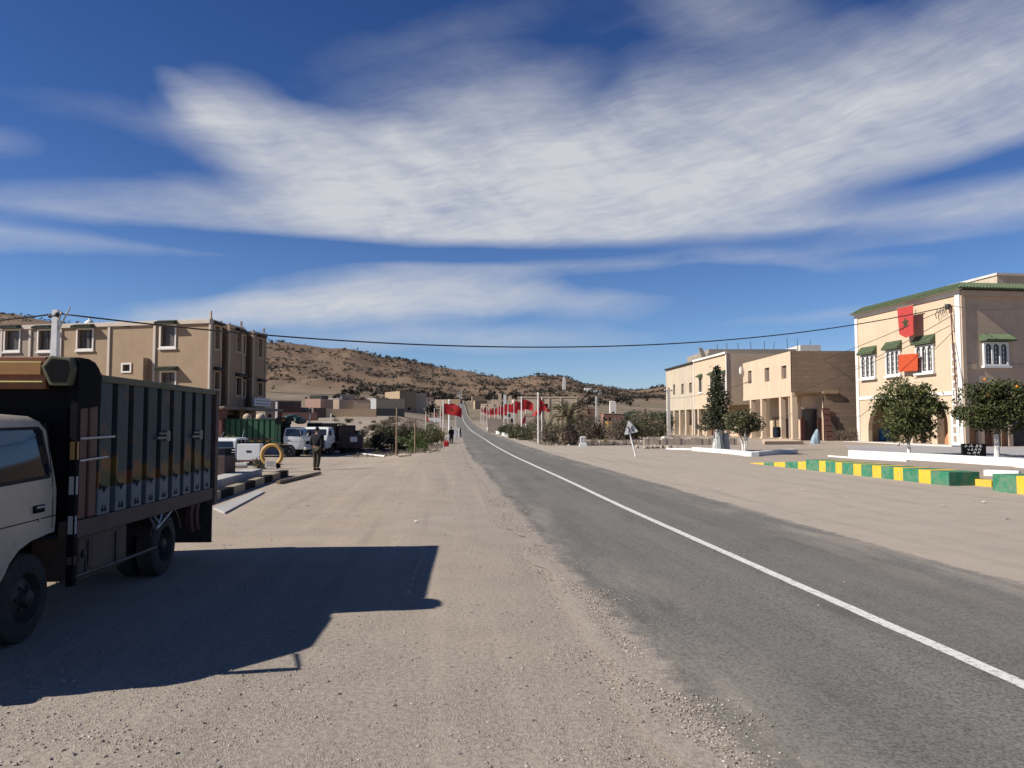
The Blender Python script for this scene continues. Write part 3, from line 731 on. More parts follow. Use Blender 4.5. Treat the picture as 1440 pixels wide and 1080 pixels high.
    st = MB(A); st.box(-.6, La, .02, 1.6, -.05, .12); st.build('step', MAT['pale_concrete'], r, bevel=.02)
    return r, A, C
HOUSE, HA, HC = green_roof_house()

def shop_block(name, label, C, dirv, L, ztop, zmid, px_cols, win_px, plaster, side_mat, depth=9, lower='cream_plaster', hood=False, win_mat='shade_interior', roofm=None, side_low=True, frames=False):
    """concrete shop house: upper storey carried on a row of columns, side wall towards the camera"""
    r = root(name, label, 'building', C)
    A = Frame(C, dirv, off=C); A.n = Vector((-A.u.y, A.u.x, 0)); A.n = A.n if A.n.x < 0 else -A.n
    B = Frame(C, (A.u.y, -A.u.x), off=C); B.n = -A.u; rec = 3.2
    holes = []
    for a, b, c, d in win_px:
        u1, z1 = A.hit(a, c); u0, z0 = A.hit(b, d); holes.append((min(u0, u1), max(u0, u1), z0, z1))
    mb = MB(A); mb.wall(0, L, zmid, ztop, holes, .25); mb.poly([(0, 0, ztop), (L, 0, ztop), (L, -.25, ztop), (0, -.25, ztop)])
    mb.poly([(0, 0, zmid), (L, 0, zmid), (L, -rec, zmid), (0, -rec, zmid)]); mb.poly([(0, -rec, 0), (L, -rec, 0), (L, -rec, zmid), (0, -rec, zmid)])
    mb.poly([(L, 0, zmid), (L, -depth, zmid), (L, -depth, ztop), (L, 0, ztop)]); mb.poly([(L, -rec, 0), (L, -depth, 0), (L, -depth, zmid), (L, -rec, zmid)])
    mb.poly([(0, -.25, ztop-.45), (L, -.25, ztop-.45), (L, -depth, ztop-.45), (0, -depth, ztop-.45)]); mb.poly([(0, -depth, 0), (L, -depth, 0), (L, -depth, ztop), (0, -depth, ztop)])
    mb.poly([(0, -.25, ztop-.45), (L, -.25, ztop-.45), (L, -.25, ztop), (0, -.25, ztop)])
    mb.build('wall', MAT[plaster], r)
    s = MB(B); s.box(0.0, depth, -.22, .012, zmid-.0, ztop-.0); 
    if side_low: s.box(rec, depth, -.22, .012, 0, zmid)
    s.build('side_wall', MAT[side_mat], r)
    bm = MB(A); bm.box(-.04, L, -.3, .03, zmid-.35, zmid+.02); bm.build('beam', MAT[plaster], r)
    for px in px_cols:
        u = A.hit(px, 600)[0]; u = max(.25, min(L-.25, u)); c = MB(A); c.box(u-.26, u+.26, -.5, .02, 0, zmid-.35); c.box(u-.32, u+.32, -.56, .08, 0, .35); c.build('column', MAT[lower], r, bevel=.02)
    # shop fronts behind the columns
    k = max(2, int(L/3.4)); F = Frame(A.o-A.n*rec, A.u, A.n, off=C)
    for i in range(k):
        a = .5+i*(L-.8)/k; b = a+(L-.8)/k-.8
        shutter_stripes(F, a, b, .02, 2.6 if i % 2 else 2.4, -.06, r, ('brown_door', 'cream_plaster', 'dark_metal', 'wood')[i % 4], 'shop_shutter')
    for h in holes:
        if frames:
            w = surround(A, *h, .1, .07, r, 'window', sill=.05); pane(A, *h, .15, w, 'pane_dark', bars=1)
            if hood: tile_hood(A, h[0]-.25, h[1]+.25, h[3]+.12, h[3]+.5, .45, w)
        else: pane(A, *h, .24, r, win_mat, 'window_opening', bars=0)
    return r, A, B
def right_row():
    zt, zm = at(1113, 493.5, 76).z, at(1113, 552, 76).z
    r, A, B = shop_block('corner_shop_building', 'cream shop building with bare block side wall and columns beside the tiled house', Vector((28.25, 76, 0)), (.0, 1), 16, zt, zm,
        (1118, 1097.5, 1071, 1056), [(1051.5, 1057, 522, 539), (1075, 1082, 518, 536), (1098.5, 1106, 515, 532)], 'cream_plaster', 'block_wall', 12)
    hb = B.hit
    z0 = hb(1160, 552)[1]; s = MB(B); s.box(hb(1157, 600)[0], hb(1178, 600)[0], .013, .3, z0-.12, z0+.12)
    for i in range(9): u = hb(1159, 600)[0]+i*.16; s.tube([(u, .1, z0-.3-.12*random.random()), (u+.05, .25, z0+.2)], .04, 5)
    s.build('timber_ledge', MAT['wood'], r)
    d = MB(B); a, b = hb(1133, 600)[0], hb(1155, 600)[0]; d.box(a, b, -1.1, -1.0, .02, hb(1133, 575)[1]); d.build('shop_door', MAT['pane_dark'], r)
    d = MB(B); d.box(hb(1134, 600)[0]-.25, a+.02, -1.0, -.3, .02, hb(1133, 587)[1]); d.build('red_door_leaf', MAT['rust_red'], r)
    d = MB(B); d.box(hb(1116, 600)[0], rec_ := hb(1133, 600)[0]-.3, -1.3, -1.15, 0, zm-.36); d.box(hb(1134, 600)[0], 3.2, -1.35, -1.2, hb(1133, 575)[1], zm-.36); d.build('inner_wall', MAT['cream_plaster'], r)
    d = MB(B); d.box(hb(1167.5, 600)[0], hb(1178.5, 600)[0], .013, .05, .02, hb(1170, 586)[1]); d.build('niche_shade', MAT['shade_interior'], r)  # flat dark panel, paints the shade of a niche in the block wall
    # leaning rusty gate panel
    a, b = hb(1156, 600)[0], hb(1166, 600)[0]; C2 = B.p(a, 1.0, 0)+Vector((28.25, 76, 0))
    g = root('gate_panel', 'rusty red metal gate leaf leaning on the block wall', 'gate', C2)
    z = hb(1156, 574.5)[1]; m = MB(); m.faces([(0, 0, 0), (b-a, 0, 0), (b-a, .85, z), (0, .85, z), (0, .05, 0), (b-a, .05, 0), (b-a, .9, z), (0, .9, z)], [(0, 1, 2, 3), (4, 5, 6, 7), (0, 1, 5, 4), (1, 2, 6, 5), (2, 3, 7, 6), (3, 0, 4, 7)]); m.m = 1
    for i in range(7):
        q = i/6; m.box(0, b-a, .85*q-.06, .85*q-.0, z*q-.03+.03, z*q+.05)
    m.build('panel', [MAT['dark_rust'], MAT['brown_door']], g)
    # lantern at the corner
    u, z = A.hit(1045, 522); l = MB(A); l.lathe([(0, -.5), (.16, -.3), (.2, .2), (.05, .5), (0, .6)], (15.6, .4, z), n=8); l.box(15.55, 15.65, 0.003, .4, z+.45, z+.52); l.build('wall_lantern', MAT['white_trim'], r)
    # B: trimmed cream block
    C = Vector((at(1023, 600, 95).x, 95, 0)); zt2 = at(1023, 497, 95).z; zm2 = at(1023, 569, 95).z
    L2 = 13.0; r2, A2, B2 = shop_block('trimmed_shop_building', 'cream shop building with white cornice and hooded windows behind the conifer', C, (-.075, 1), L2, zt2, zm2,
        (1020, 1009, 993, 982), [(983, 987.5, 532, 551), (999, 1003.5, 529, 552), (1016, 1020.5, 527, 548)], 'peach_plaster', 'cream_plaster', 9, frames=True, hood=True)
    t = MB(A2); t.box(-.1, L2, .003, .25, zt2-.05, zt2+.22); t.box(-.1, .12, .003, .1, zm2, zt2-.06); t.box(L2-.15, L2+.05, .003, .1, 0, zt2-.06); t.build('cornice', MAT['white_trim'], r2, bevel=.02)
    # A: grey unpainted block
    C = Vector((at(977, 600, 109).x, 109, 0)); zt3 = at(977, 510, 109).z; zm3 = at(977, 572, 109).z
    r3, A3, B3 = shop_block('unpainted_shop_building', 'grey unpainted concrete shop building farthest along the right hand row', C, (-.06, 1), 15.5, zt3, zm3,
        (974, 964.5, 956, 948), [(946.5, 949.5, 541, 555), (958, 961.5, 540, 554), (969, 973, 538.5, 552)], 'yellow_grey_plaster', 'grey_block', 9)
    t = MB(A3); t.box(-.05, 15.5, .003, .3, zt3-.02, zt3+.16); t.build('roof_edge', MAT['dark_metal'], r3)
    # unfinished storey on the roofs behind
    C = Vector((at(979, 500, 112).x+1, 112, 0)); z0 = zt2-2.2
    r4 = root('unfinished_building', 'grey unfinished upper storey with bare reinforcing rods behind the shop row', 'building', C)
    F = Frame(C, (1, 0), (0, -1), off=C)
    x1 = F.hit(1120, 490)[0]; zz = F.hit(990, 491)[1]; m = MB(F); m.box(.9, x1, -14, 0, 0, zz); m.prism([(-.6, zz+.2), (-.1, zz+.2), (1.2, zt2-.3), (.3, zt2-.3)], -.4, .05); m.build('wall', MAT['grey_block'], r4)
    m = MB(F); a, b = F.hit(1124, 490)[0], F.hit(1153, 490)[0]; m.box(a, b, -10, .4, 0, F.hit(1124, 485.5)[1]); m.build('stair_tower', MAT['pale_concrete'], r4)
    m = MB(F)
    for i in range(9):
        u = 2+i*(b-3)/8+random.uniform(-.5, .5); m.tube([(u, -.4, zz-.2), (u+random.uniform(-.15, .15), -.4, zz+random.uniform(.6, 1.8))], .045, 4)
    m.build('reinforcing_rod', MAT['dark_metal'], r4)
right_row()

def house(name, label, px0, px1, yt, Y, base=None, depth=7, yaw=0, mat_='tan_plaster', wins=(), door=None, roofline=True, cat='house', group=None, extra=None, side='cream_plaster', z0=None, rim=None, wm='dark'):
    """flat-roofed village house; picture columns give its front, yaw turns it about its left corner"""
    yaw = -yaw*1.7; p0, p1 = Gd(px0, Y), Gd(px1, Y); z = min(p0.z, p1.z)-.5 if z0 is None else z0; C = Vector((p0.x, Y, z))
    r = root(name, label, cat, C, 0, group); w = (p1.x-p0.x)/max(.4, math.cos(R(yaw)))
    F = Frame(C, (math.cos(R(yaw)), math.sin(R(yaw))), off=C); h = at((px0+px1)/2, yt, Y).z-z
    S = Frame(F.p(0, 0, 0)+C, (-F.n.x, -F.n.y), (-F.u.x, -F.u.y), off=C)
    holes = []
    for (a, b, c, d) in wins:
        g_ = .55 if b-a < 3.6 else 0; u0, zz0 = F.hit(a-g_, d+g_*.8); u1, zz1 = F.hit(b+g_, c-g_*.8); u0, u1 = max(.15, u0), min(w-.15, u1)
        if u1 > u0: holes.append((u0, u1, zz0-z, zz1-z))
    mb = MB(F); mb.wall(0, w, 0, h, holes, .2)
    mb.box(0, w, -depth, -.21, 0, h-.3)
    for q in ((0, .2), (w-.2, w)): mb.box(q[0], q[1], -depth, -.005, h-.3, h)
    mb.poly([(0, -.2, h), (w, -.2, h), (w, 0, h), (0, 0, h)]); mb.poly([(0, 0, 0), (0, -.25, 0), (0, -.25, h), (0, 0, h)]); mb.poly([(w, 0, 0), (w, -.25, 0), (w, -.25, h), (w, 0, h)])
    mb.build('wall', MAT[mat_], r)
    for q in holes: pane(F, *q, .17, r, wm, 'window', bars=0)
    if rim:
        m = MB(F); m.box(-.06, w+.06, -.3, .07, h+.002, h+.16); m.build('parapet_rim', MAT[rim], r)
    if door:
        u0 = F.hit(door[0], 580)[0]; m = MB(F); m.box(u0, u0+1.1, .004, .05, .5, 2.6); m.build('door', MAT['brown_door'], r)
    return r, F, w, h
def village():
    G1 = 'village houses below the hill'
    house('rendered_house', 'small grey brown house right behind the long sand coloured building', 373, 387, 563.5, 150, yaw=-8, mat_='grey_plaster', wins=[(377, 382, 569, 574)], group=G1, rim='white_trim')
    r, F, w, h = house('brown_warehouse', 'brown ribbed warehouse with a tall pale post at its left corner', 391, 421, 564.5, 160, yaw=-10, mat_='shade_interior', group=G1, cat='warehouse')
    m = MB(F)
    for i in range(12): u = .3+i*(w-.6)/11; m.box(u-.06, u+.06, .004, .07, .2, h-.7)
    m.build('rib', MAT['brown_door'], r); m = MB(F); m.box(-.2, w+.1, -.2, .1, h+.002, h+.22); m.build('parapet_rim', MAT['tan_plaster'], r)
    m = MB(F); m.box(-.55, -.2, .02, .35, 0, h+.45); m.build('corner_post', MAT['white_trim'], r)
    house('low_cream_house', 'low cream house between the brown warehouse and the pink house', 420, 436, 573, 168, yaw=5, mat_='peach_plaster', wins=[(424, 427, 575, 578)], group=G1)
    r, F, w, h = house('pink_house', 'pale pink two storey house with a dark roof room', 429, 452, 561, 185, yaw=7, mat_='pink_plaster', wins=[(439, 442, 564, 567), (433, 436, 570, 573)], group=G1)
    m = MB(F); m.box(w*.25, w+.1, -4, -.4, h+.002, h+.9); m.box(0, .35, -.4, 0.02, h+.002, h+.5); m.build('roof_room', MAT['dark_metal'], r)
    house('wide_cream_house', 'wide pale cream house right of the pink one', 453, 478, 561.5, 195, yaw=7, mat_='cream_plaster', wins=[(462, 465, 565, 568)], group=G1, rim='white_trim')
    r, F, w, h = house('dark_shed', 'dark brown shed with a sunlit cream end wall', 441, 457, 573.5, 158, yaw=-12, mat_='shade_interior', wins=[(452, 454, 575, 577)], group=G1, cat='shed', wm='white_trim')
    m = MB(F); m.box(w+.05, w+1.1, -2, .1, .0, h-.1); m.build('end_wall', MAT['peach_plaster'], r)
    r, F, w, h = house('grey_windowed_house', 'grey brown house with small square windows and a slate upper room', 478, 498, 562, 178, yaw=-7, mat_='grey_plaster', wins=[(481, 483, 565.5, 568), (492, 494, 564.5, 567), (481, 483, 572, 574.5), (486, 488, 572, 574.5), (492, 494, 572, 574.5)], group=G1)
    m = MB(F); m.box(.6, w*1.0, -4, -.5, h+.002, h+1.25); m.build('roof_room', MAT['grey_block'], r); m = MB(F); m.box(0, .45, -.6, -.1, h+.002, h+1.0); m.build('chimney', MAT['white_trim'], r)
    house('long_brown_house', 'long low brown house right of the windowed grey house', 498, 519, 562.5, 176, yaw=-5, mat_='gable_plaster', wins=[(503, 505, 569, 572), (509, 511, 569, 572)], group=G1, rim='brown_door')
    r, F, w, h = house('crenellated_house', 'small bright white house with notched roof edge', 517, 530, 561.5, 192, yaw=6, mat_='white_paint', wins=[(520, 521.5, 563.5, 565), (524, 525.5, 563.5, 565)], group=G1)
    m = MB(F)
    for i in range(5): m.box(i*w/5, i*w/5+w/9, -.25, .0, h+.002, h+.3)
    m.build('merlon', MAT['white_paint'], r)
    r, F, w, h = house('dark_fronted_house', 'broad house with dark purple shop front facing the road', 529, 568, 560.5, 172, yaw=-6, mat_='grey_plaster', wins=[(549, 551, 563.5, 566), (558, 560, 563.5, 566)], group=G1)
    m = MB(F); m.box(.1, w-.1, .004, .3, 0, h*.52); m.build('shop_front', MAT['pane_dark'], r); m = MB(F); m.box(-.3, w*.42, -.25, .02, h+.002, h+.22); m.build('parapet_rim', MAT['tan_plaster'], r)
    house('purple_wall', 'long dark purple brown wall behind the green truck', 397, 446, 580, 142, mat_='dark_rust', cat='wall', depth=.9)
    house('brown_yard_wall', 'brown yard wall in front of the long low house', 462, 529, 575, 163, mat_='tan_plaster', cat='wall', depth=.6)
    r, F, w, h = house('hill_villa', 'beige two storey villa standing alone in front of the hill', 562, 583, 550, 300, yaw=-20, mat_='tan_plaster', wins=[(565, 568, 554, 557), (574, 577, 554, 557), (565, 568, 560, 563)], depth=14)
    m = MB(F); m.box(w+.05, w+6.5, -12, -3, 0, h*.95); m.build('wing', MAT['cream_plaster'], r)
    house('white_field_wall', 'low white wall at the field edge beside the left flags', 601, 619, 587.5, 200, mat_='white_paint', cat='wall', depth=.6)
    # right of the road
    G2 = 'distant buildings right of the road'
    r, F, w, h = house('long_beige_building', 'long plain beige building behind the palm', 728, 812, 559.5, 106, yaw=2, mat_='yellow_grey_plaster', wins=[(766.5, 770, 571, 576), (793, 797, 570, 575), (804, 808, 570, 575), (731, 734, 569, 573)], rim='cream_plaster', cat='building', depth=11)
    m = MB(F)
    for px in (762, 772, 789, 811): u = F.hit(px, 580)[0]; m.box(u-.06, u+.06, .004, .09, 0, h)
    m.build('pilaster', MAT['cream_plaster'], r)
    for i, (a, b, t, Y, mm, l) in enumerate([(700.5, 705, 553.5, 190, 'peach_plaster', 'slim peach house end standing behind the row of flags'), (714, 719.5, 557, 168, 'peach_plaster', 'small sunlit peach house above the flags'), (722, 726, 562.5, 150, 'cream_plaster', 'tiny cream hut behind the tallest flags'), (708, 712, 555, 210, 'white_paint', 'white house end highest above the flag row'), (736.5, 741, 558.5, 130, 'white_paint', 'bright white house end against the long beige building')]):
        house('hillside_house', l, a, b, t, Y, mat_=mm, group=G2, depth=6)
    house('field_stone_wall', 'pale rubble wall behind the flagpoles', 686, 723, 589, 118, mat_='grey_block', cat='wall', depth=.5, wins=[(719, 722, 591, 596)])
    house('terrace_house', 'grey box house with dark doorway behind the flagpoles', 712, 724, 576, 124, mat_='pale_concrete', wins=[(714, 717, 584, 588)], group=G2)
    a = Vector((rx(94)+3.4, 94, H(rx(94)+3.4, 94))); wr = root('white_kerb_wall', 'low white painted wall along the road below the flags', 'wall', a); m = MB(); ys = [94+3*i for i in range(18)]
    for p, q in zip(ys, ys[1:]):
        P, Q = [Vector((rx(y)+3.4, y, H(rx(y)+3.4, y)))-a for y in (p, q)]; m.faces([P+Vector((x, 0, z)) for x, z in ((0, -.3), (.3, -.3), (.3, .42), (0, .42))]+[Q+Vector((x, 0, z)) for x, z in ((0, -.3), (.3, -.3), (.3, .42), (0, .42))], [(0, 1, 5, 4), (1, 2, 6, 5), (2, 3, 7, 6), (3, 0, 4, 7), (0, 1, 2, 3), (4, 5, 6, 7)])
    m.build('wall', MAT['white_paint'], wr, weld=True)
    # mosque with minaret
    r, F, w, h = house('mosque', 'small pale mosque with a square minaret on the ridge', 791, 810, 549.5, 780, mat_='peach_plaster', cat='mosque', wins=[(800, 801.5, 550.5, 552)], depth=9)
    m = MB(F); zt = at(794, 532.5, 780).z-F.o.z; m.box(.3, 3.4, -3, .1, 0, zt); mo = m.build('minaret', MAT['white_trim'], r); m = MB(F); m.box(.9, 2.7, -2.4, -.6, zt, zt+1.6); m.ball((1.45, -1.2, zt+1.5), (.5, .5, .6)); m.build('lantern', MAT['white_trim'], mo)
    r, F, w, h = house('white_hill_house', 'long white house on the ridge right of the minaret', 821, 846, 549, 790, mat_='white_paint', wins=[(826, 828, 551, 552.5), (836, 838, 551, 552.5)], rim='white_trim', depth=10)
    m = MB(F); m.box(w*.05, w*.45, -6, -1, h, h+2.6); m.build('roof_room', MAT['white_paint'], r)
    r, F, w, h = house('water_tower', 'pale square tower with notched top above the red roofed house', 858, 866.5, 566, 205, mat_='white_trim', cat='tower', depth=1.7, wins=[(861, 863.5, 575, 578)])
    m = MB(F)
    for i in range(4): m.box(i*w/4+.03, i*w/4+w/7, -1.7, .02, h+.002, h+.35)
    m.build('merlon', MAT['white_trim'], r)
    house('red_house', 'low red plastered house at the foot of the pale tower', 849, 876, 582, 170, mat_='red_plaster', rim='peach_plaster', wins=[(856, 859, 587, 590)], depth=6)
    house('ochre_house', 'small ochre hut below the pale tower', 855, 866, 592, 120, mat_='ochre_paint', depth=4, wins=[(858, 860, 594, 596)])
    house('pink_yard_house', 'pinkish low house left of the grey utility pole', 825, 838, 574.5, 165, mat_='red_plaster', rim='cream_plaster', depth=6, wins=[(827, 829, 577, 580)])
    house('brown_yard_house', 'brown low house in the bushes right of the palm', 808, 826, 578, 158, mat_='tan_plaster', depth=6, wins=[(815, 817, 582, 585)])
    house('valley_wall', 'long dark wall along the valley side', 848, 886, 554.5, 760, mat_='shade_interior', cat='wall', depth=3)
    house('pink_terrace', 'pink earth terrace wall above the olive grove', 886, 936, 554.5, 740, mat_='cream_plaster', cat='wall', depth=3, yaw=-6)
    random.seed(40)
    for i, (px, Y) in enumerate(((668, 420), (676, 350), (684, 300), (695, 390), (706, 330), (722, 420), (741, 380), (756, 330), (630, 520), (612, 470), (598, 560), (586, 430), (664, 560), (690, 520), (735, 520), (772, 450))):
        w = random.uniform(5, 9); b = Gd(px, Y); ph = random.uniform(3.0, 5.2); yt = 596-(b.z+ph-CAMH)*FPX/Y; pw = w*FPX/Y
        house('far_house', 'small far beige box house at the foot of the hill', px, px+pw, yt, Y, mat_=('tan_plaster', 'cream_plaster', 'pink_plaster', 'grey_plaster')[i % 4], yaw=random.uniform(-8, 8), depth=6, group='far houses at the foot of the hill', wins=[(px+pw*.2, px+pw*.2+1.2, yt+2.0, yt+4), (px+pw*.65, px+pw*.65+1.2, yt+2.0, yt+4)])
    # rubble wall at the square
    a = Gd(905, 64); w0 = root('rubble_wall', 'low tumbledown earth wall at the edge of the square', 'wall', a); m = MB()
    for i in range(26): m.box(i*.3, i*.3+.34, -.2-.05*random.random(), .25, -.2, .35+.25*mnoise.noise(Vector((i*.4, 0, 0)))+.2)
    m.build('wall', MAT['stone'], w0)
village()
# ------------------------------------------------------------------ vehicles
def plankmat():
    m, t, b = newmat('painted_planks'); o = obj(t); q = t.sep(o)
    w = t.noise(t.comb(t.math('MULTIPLY', q[0], 1.0), 0, t.math('MULTIPLY', q[2], .6)), 3.0, 4, .6)
    wn = t.new('ShaderNodeTexWhiteNoise', noise_dimensions='1D'); t.l.new(t.math('FLOOR', t.math('DIVIDE', t.math('ADD', q[0], 5.0), .3589)), wn.inputs['W'])
    z = t.math('ADD', q[2], t.math('ADD', t.math('MULTIPLY', t.math('SUBTRACT', w, .5), .55), t.math('MULTIPLY', t.math('SUBTRACT', wn.outputs[0], .35), .22)))
    blue = t.ramp(t.noise(o, 3, 6, .7), [(.3, (.022, .038, .042)), (.6, (.038, .058, .062)), (.8, (.065, .078, .075))])
    mo = t.noise(t.comb(t.math('MULTIPLY', q[0], 1.6), 0, t.math('MULTIPLY', q[2], 3.2)), 1.3, 3)
    blue = t.mix(t.ramp(mo, [(.58, 0), (.68, .7)]), blue, (.12, .065, .04))
    c = t.mix(t.mapr(z, 1.40, 1.47), t.ramp(w, [(.33, (.13, .055, .02)), (.42, (.21, .085, .025)), (.52, (.17, .07, .025)), (.6, (.17, .125, .025)), (.7, (.045, .065, .035))]), blue)
    c = t.mix(t.mapr(z, 1.27, 1.22), c, t.mix(t.noise(o, 2, 3), (.12, .10, .02), (.03, .045, .03)))
    plate = t.mapr(q[2], 1.185, 1.18); c = t.mix(plate, c, t.ramp(t.noise(o, 5, 6, .7), [(.3, (.085, .115, .13)), (.7, (.15, .185, .20))]))
    t.l.new(c, b.inputs['Base Color']); b.inputs['Roughness'].default_value = .6; b.inputs['Specular IOR Level'].default_value = .3
plankmat()
mat('dull_steel', (.16, .16, .16), .55, metal=.5, dirt=(.1, .07, .05), dirt_amt=.5)
mat('pale_blue_cloth', (.25, .31, .34), .85, .35, 3, dirt=(.06, .16, .26), dirt_amt=.8)
mat('cab_cream', (.43, .375, .30), .35, .05, 1.2, dirt=(.34, .27, .2), dirt_amt=.5, spec=.5)
mat('cab_white', (.62, .63, .62), .35, .05, 1.2, dirt=(.4, .34, .27), dirt_amt=.4, spec=.5)
mat('navy', (.010, .014, .022), .8, spec=.15); mat('bed_black', (.008, .008, .009), .85, .3, 4, spec=.1)
mat('red_planks', (.10, .042, .032), .6, .35, 4, stretch=(3, 3, .4), dirt=(.05, .03, .02))
mat('crown_brown', (.17, .055, .02), .55, .3, 4, dirt=(.3, .13, .03)); mat('crown_orange', (.34, .165, .045), .55, .2, 6, dirt=(.25, .1, .03))
mat('olive_paint', (.085, .082, .04), .6, .25, 5); mat('sill_brown', (.085, .06, .048), .75, .3, 4, dirt=(.16, .11, .08))
mat('lime_yellow', (.62, .55, .20), .6); mat('mid_green', (.018, .085, .04), .6, .25, 3, dirt=(.10, .09, .05)); mat('dark_green', (.012, .05, .028), .6, .3, 4)
mat('teal_dark', (.02, .045, .045), .6, .3, 4); mat('brown_box', (.055, .032, .03), .7, .3, 3)
def winglass():
    m, t, b = newmat('window_glass'); b.inputs['Base Color'].default_value = (.016, .018, .024, 1); b.inputs['Roughness'].default_value = .04; b.inputs['Specular IOR Level'].default_value = .8
winglass()
LV = [(.50, 2.40, 4.16, .94), (.62, 2.37, 4.22, .965), (.95, 2.36, 4.22, .985), (1.22, 2.36, 4.20, .985), (1.32, 2.37, 4.14, .975), (1.74, 2.42, 3.66, .915), (1.82, 2.45, 3.56, .89), (1.865, 2.52, 3.45, .83), (1.89, 2.7, 3.3, .6)]
def lev(z, k):
    for a, b in zip(LV, LV[1:]):
        if z <= b[0]: t = max(0, (z-a[0])/(b[0]-a[0])); return a[k]*(1-t)+b[k]*t
    return LV[-1][k]
def wheel(parent, x, y, r, w, side, dual=False):
    m = MB(); pr = [(r*.56, -w/2), (r*.80, -w/2), (r*.96, -w/2+.02), (r, -w/2+.05), (r, w/2-.05), (r*.96, w/2-.02), (r*.80, w/2), (r*.56, w/2)]
    m.lathe(pr, (x, y, r), 'y', 40)
    for i in range(0):
        a = 2*math.pi*i/36; c, s = math.cos(a), math.sin(a); q = r+.004
        for yy in (-w*.25, w*.25): m.faces([(x+c*q-s*.018, y+yy-w*.17, r+s*q+c*.018), (x+c*q+s*.018, y+yy-w*.17, r+s*q-c*.018), (x+c*q+s*.018, y+yy+w*.17, r+s*q-c*.018), (x+c*q-s*.018, y+yy+w*.17, r+s*q+c*.018)], [(0, 1, 2, 3)])
    o = m.build('wheel', MAT['black_rubber'], parent, smooth=35)
    k = side; m = MB(); d = -.05 if dual else .0
    m.lathe([(r*.58, k*(w/2-.005)), (r*.54, k*(w/2-.03)), (r*.50, k*(w/2-.07+d)), (r*.34, k*(w/2-.03+d)), (r*.20, k*(w/2-.02+d)), (r*.17, k*(w/2+.03+d)), (r*.08, k*(w/2+.05+d)), (0, k*(w/2+.05+d))], (x, y, r), 'y', 28)
    for i in range(6):
        a = 2*math.pi*i/6; m.ball((x+r*.27*math.cos(a), y+k*(w/2-.015+d), r+r*.27*math.sin(a)), (.018, .02, .018), 6, 4)
    m.build('rim', MAT['dark_metal'], o, smooth=35)
